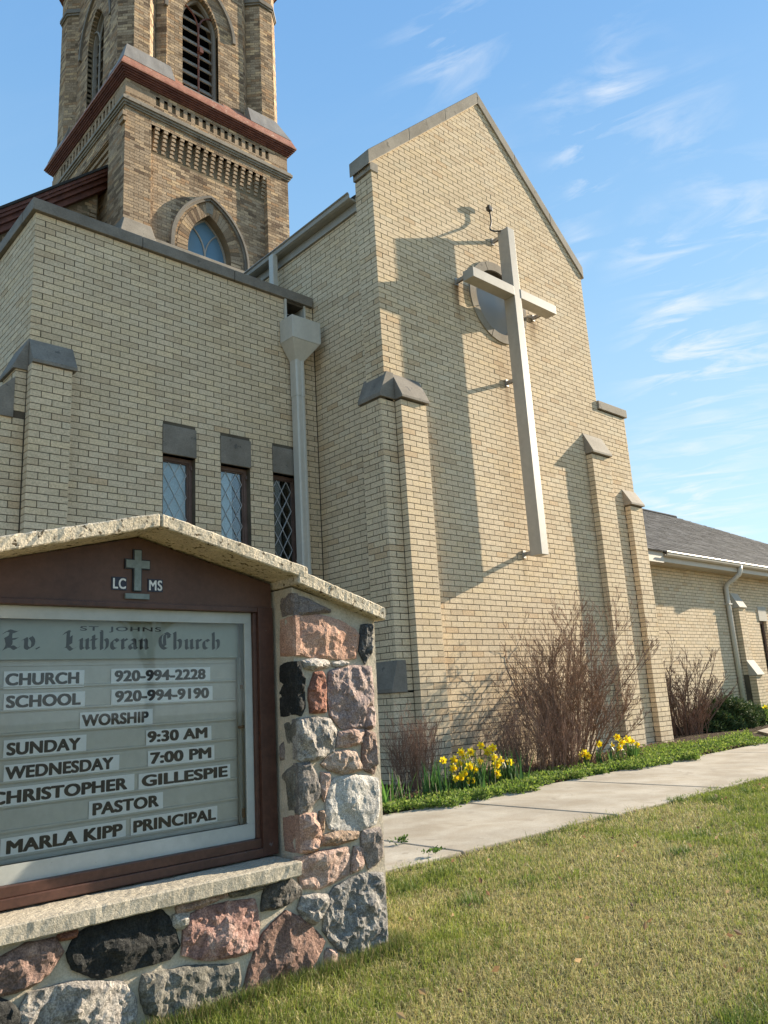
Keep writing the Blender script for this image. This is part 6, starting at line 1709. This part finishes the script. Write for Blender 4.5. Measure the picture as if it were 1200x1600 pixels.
o = link('grass_fringe', raw_mesh('grass_fringe', V, np.arange(3*n_).reshape(n_, 3), M['grass'], np.repeat(cc, 3, 0)))
tag(o, 'taller grass along the foot of the fieldstone sign', 'grass', kind='stuff')

# ------------------------------------------------------------ bare trees across the street, seen mirrored in the sign glass
def bare_tree(x, y, h, seed, label):
    r = random.Random(seed); root = empty('bare_tree', (x, y, 0), label, 'tree')
    T = MB(); Bm = MB()
    T.tube([(x,y,-.1),(x+.1,y,h*.2),(x,y+.1,h*.42)], [h*.028,h*.022,h*.018], 8)
    def grow(p, d, L, rad, lev):
        n = 4; pts = [p.copy()]; q = p.copy(); dd = d.copy()
        for i in range(n):
            dd = (dd+Vector((r.uniform(-.2,.2), r.uniform(-.2,.2), r.uniform(-.05,.18)))).normalized(); q = q+dd*L/n; pts.append(q.copy())
        Bm.tube(pts, [rad*(1-.6*i/n) for i in range(n+1)], 5 if lev < 2 else 3, caps=False)
        if lev < 4:
            for _ in range(5 if lev < 2 else 4):
                t = r.uniform(.25, 1); i = min(n-1, int(t*n)); side = Vector((r.uniform(-1,1), r.uniform(-1,1), r.uniform(-.1,.8))).normalized()
                grow(pts[i].lerp(pts[i+1], t*n-i), ((pts[i+1]-pts[i]).normalized()+side*.8).normalized(), L*r.uniform(.45,.65), rad*.5, lev+1)
    for _ in range(7):
        a = r.uniform(0, 6.28); grow(Vector((x, y, h*r.uniform(.22,.42))), Vector((math.cos(a)*.7, math.sin(a)*.7, 1)).normalized(), h*.42, h*.012, 0)
    T.build('trunk', M['dark_twig'], root); Bm.build('branches', M['dark_twig'], root)['kind'] = 'stuff'
bare_tree(6.5, -34.0, 10.5, 5, 'tall leafless tree behind the viewer, mirrored in the left of the sign glass')
bare_tree(21.0, -38.0, 12.5, 6, 'tall leafless tree behind the viewer, mirrored in the right of the sign glass')

# meshes that share a tinted material but carry no tint of their own
for me in bpy.data.meshes:
    if me.materials and any(m_ and m_.name in ('cream_brick','old_cream_brick','grey_asphalt_shingle','strap_leaf') for m_ in me.materials):
        at = me.color_attributes.get('Col')
        if at is None:
            at = me.color_attributes.new('Col', 'FLOAT_COLOR', 'POINT')
            at.data.foreach_set('color', np.ones(len(me.vertices)*4, np.float32))
        elif me.name in ('stem',):
            at.data.foreach_set('color', np.ones(len(me.vertices)*4, np.float32))
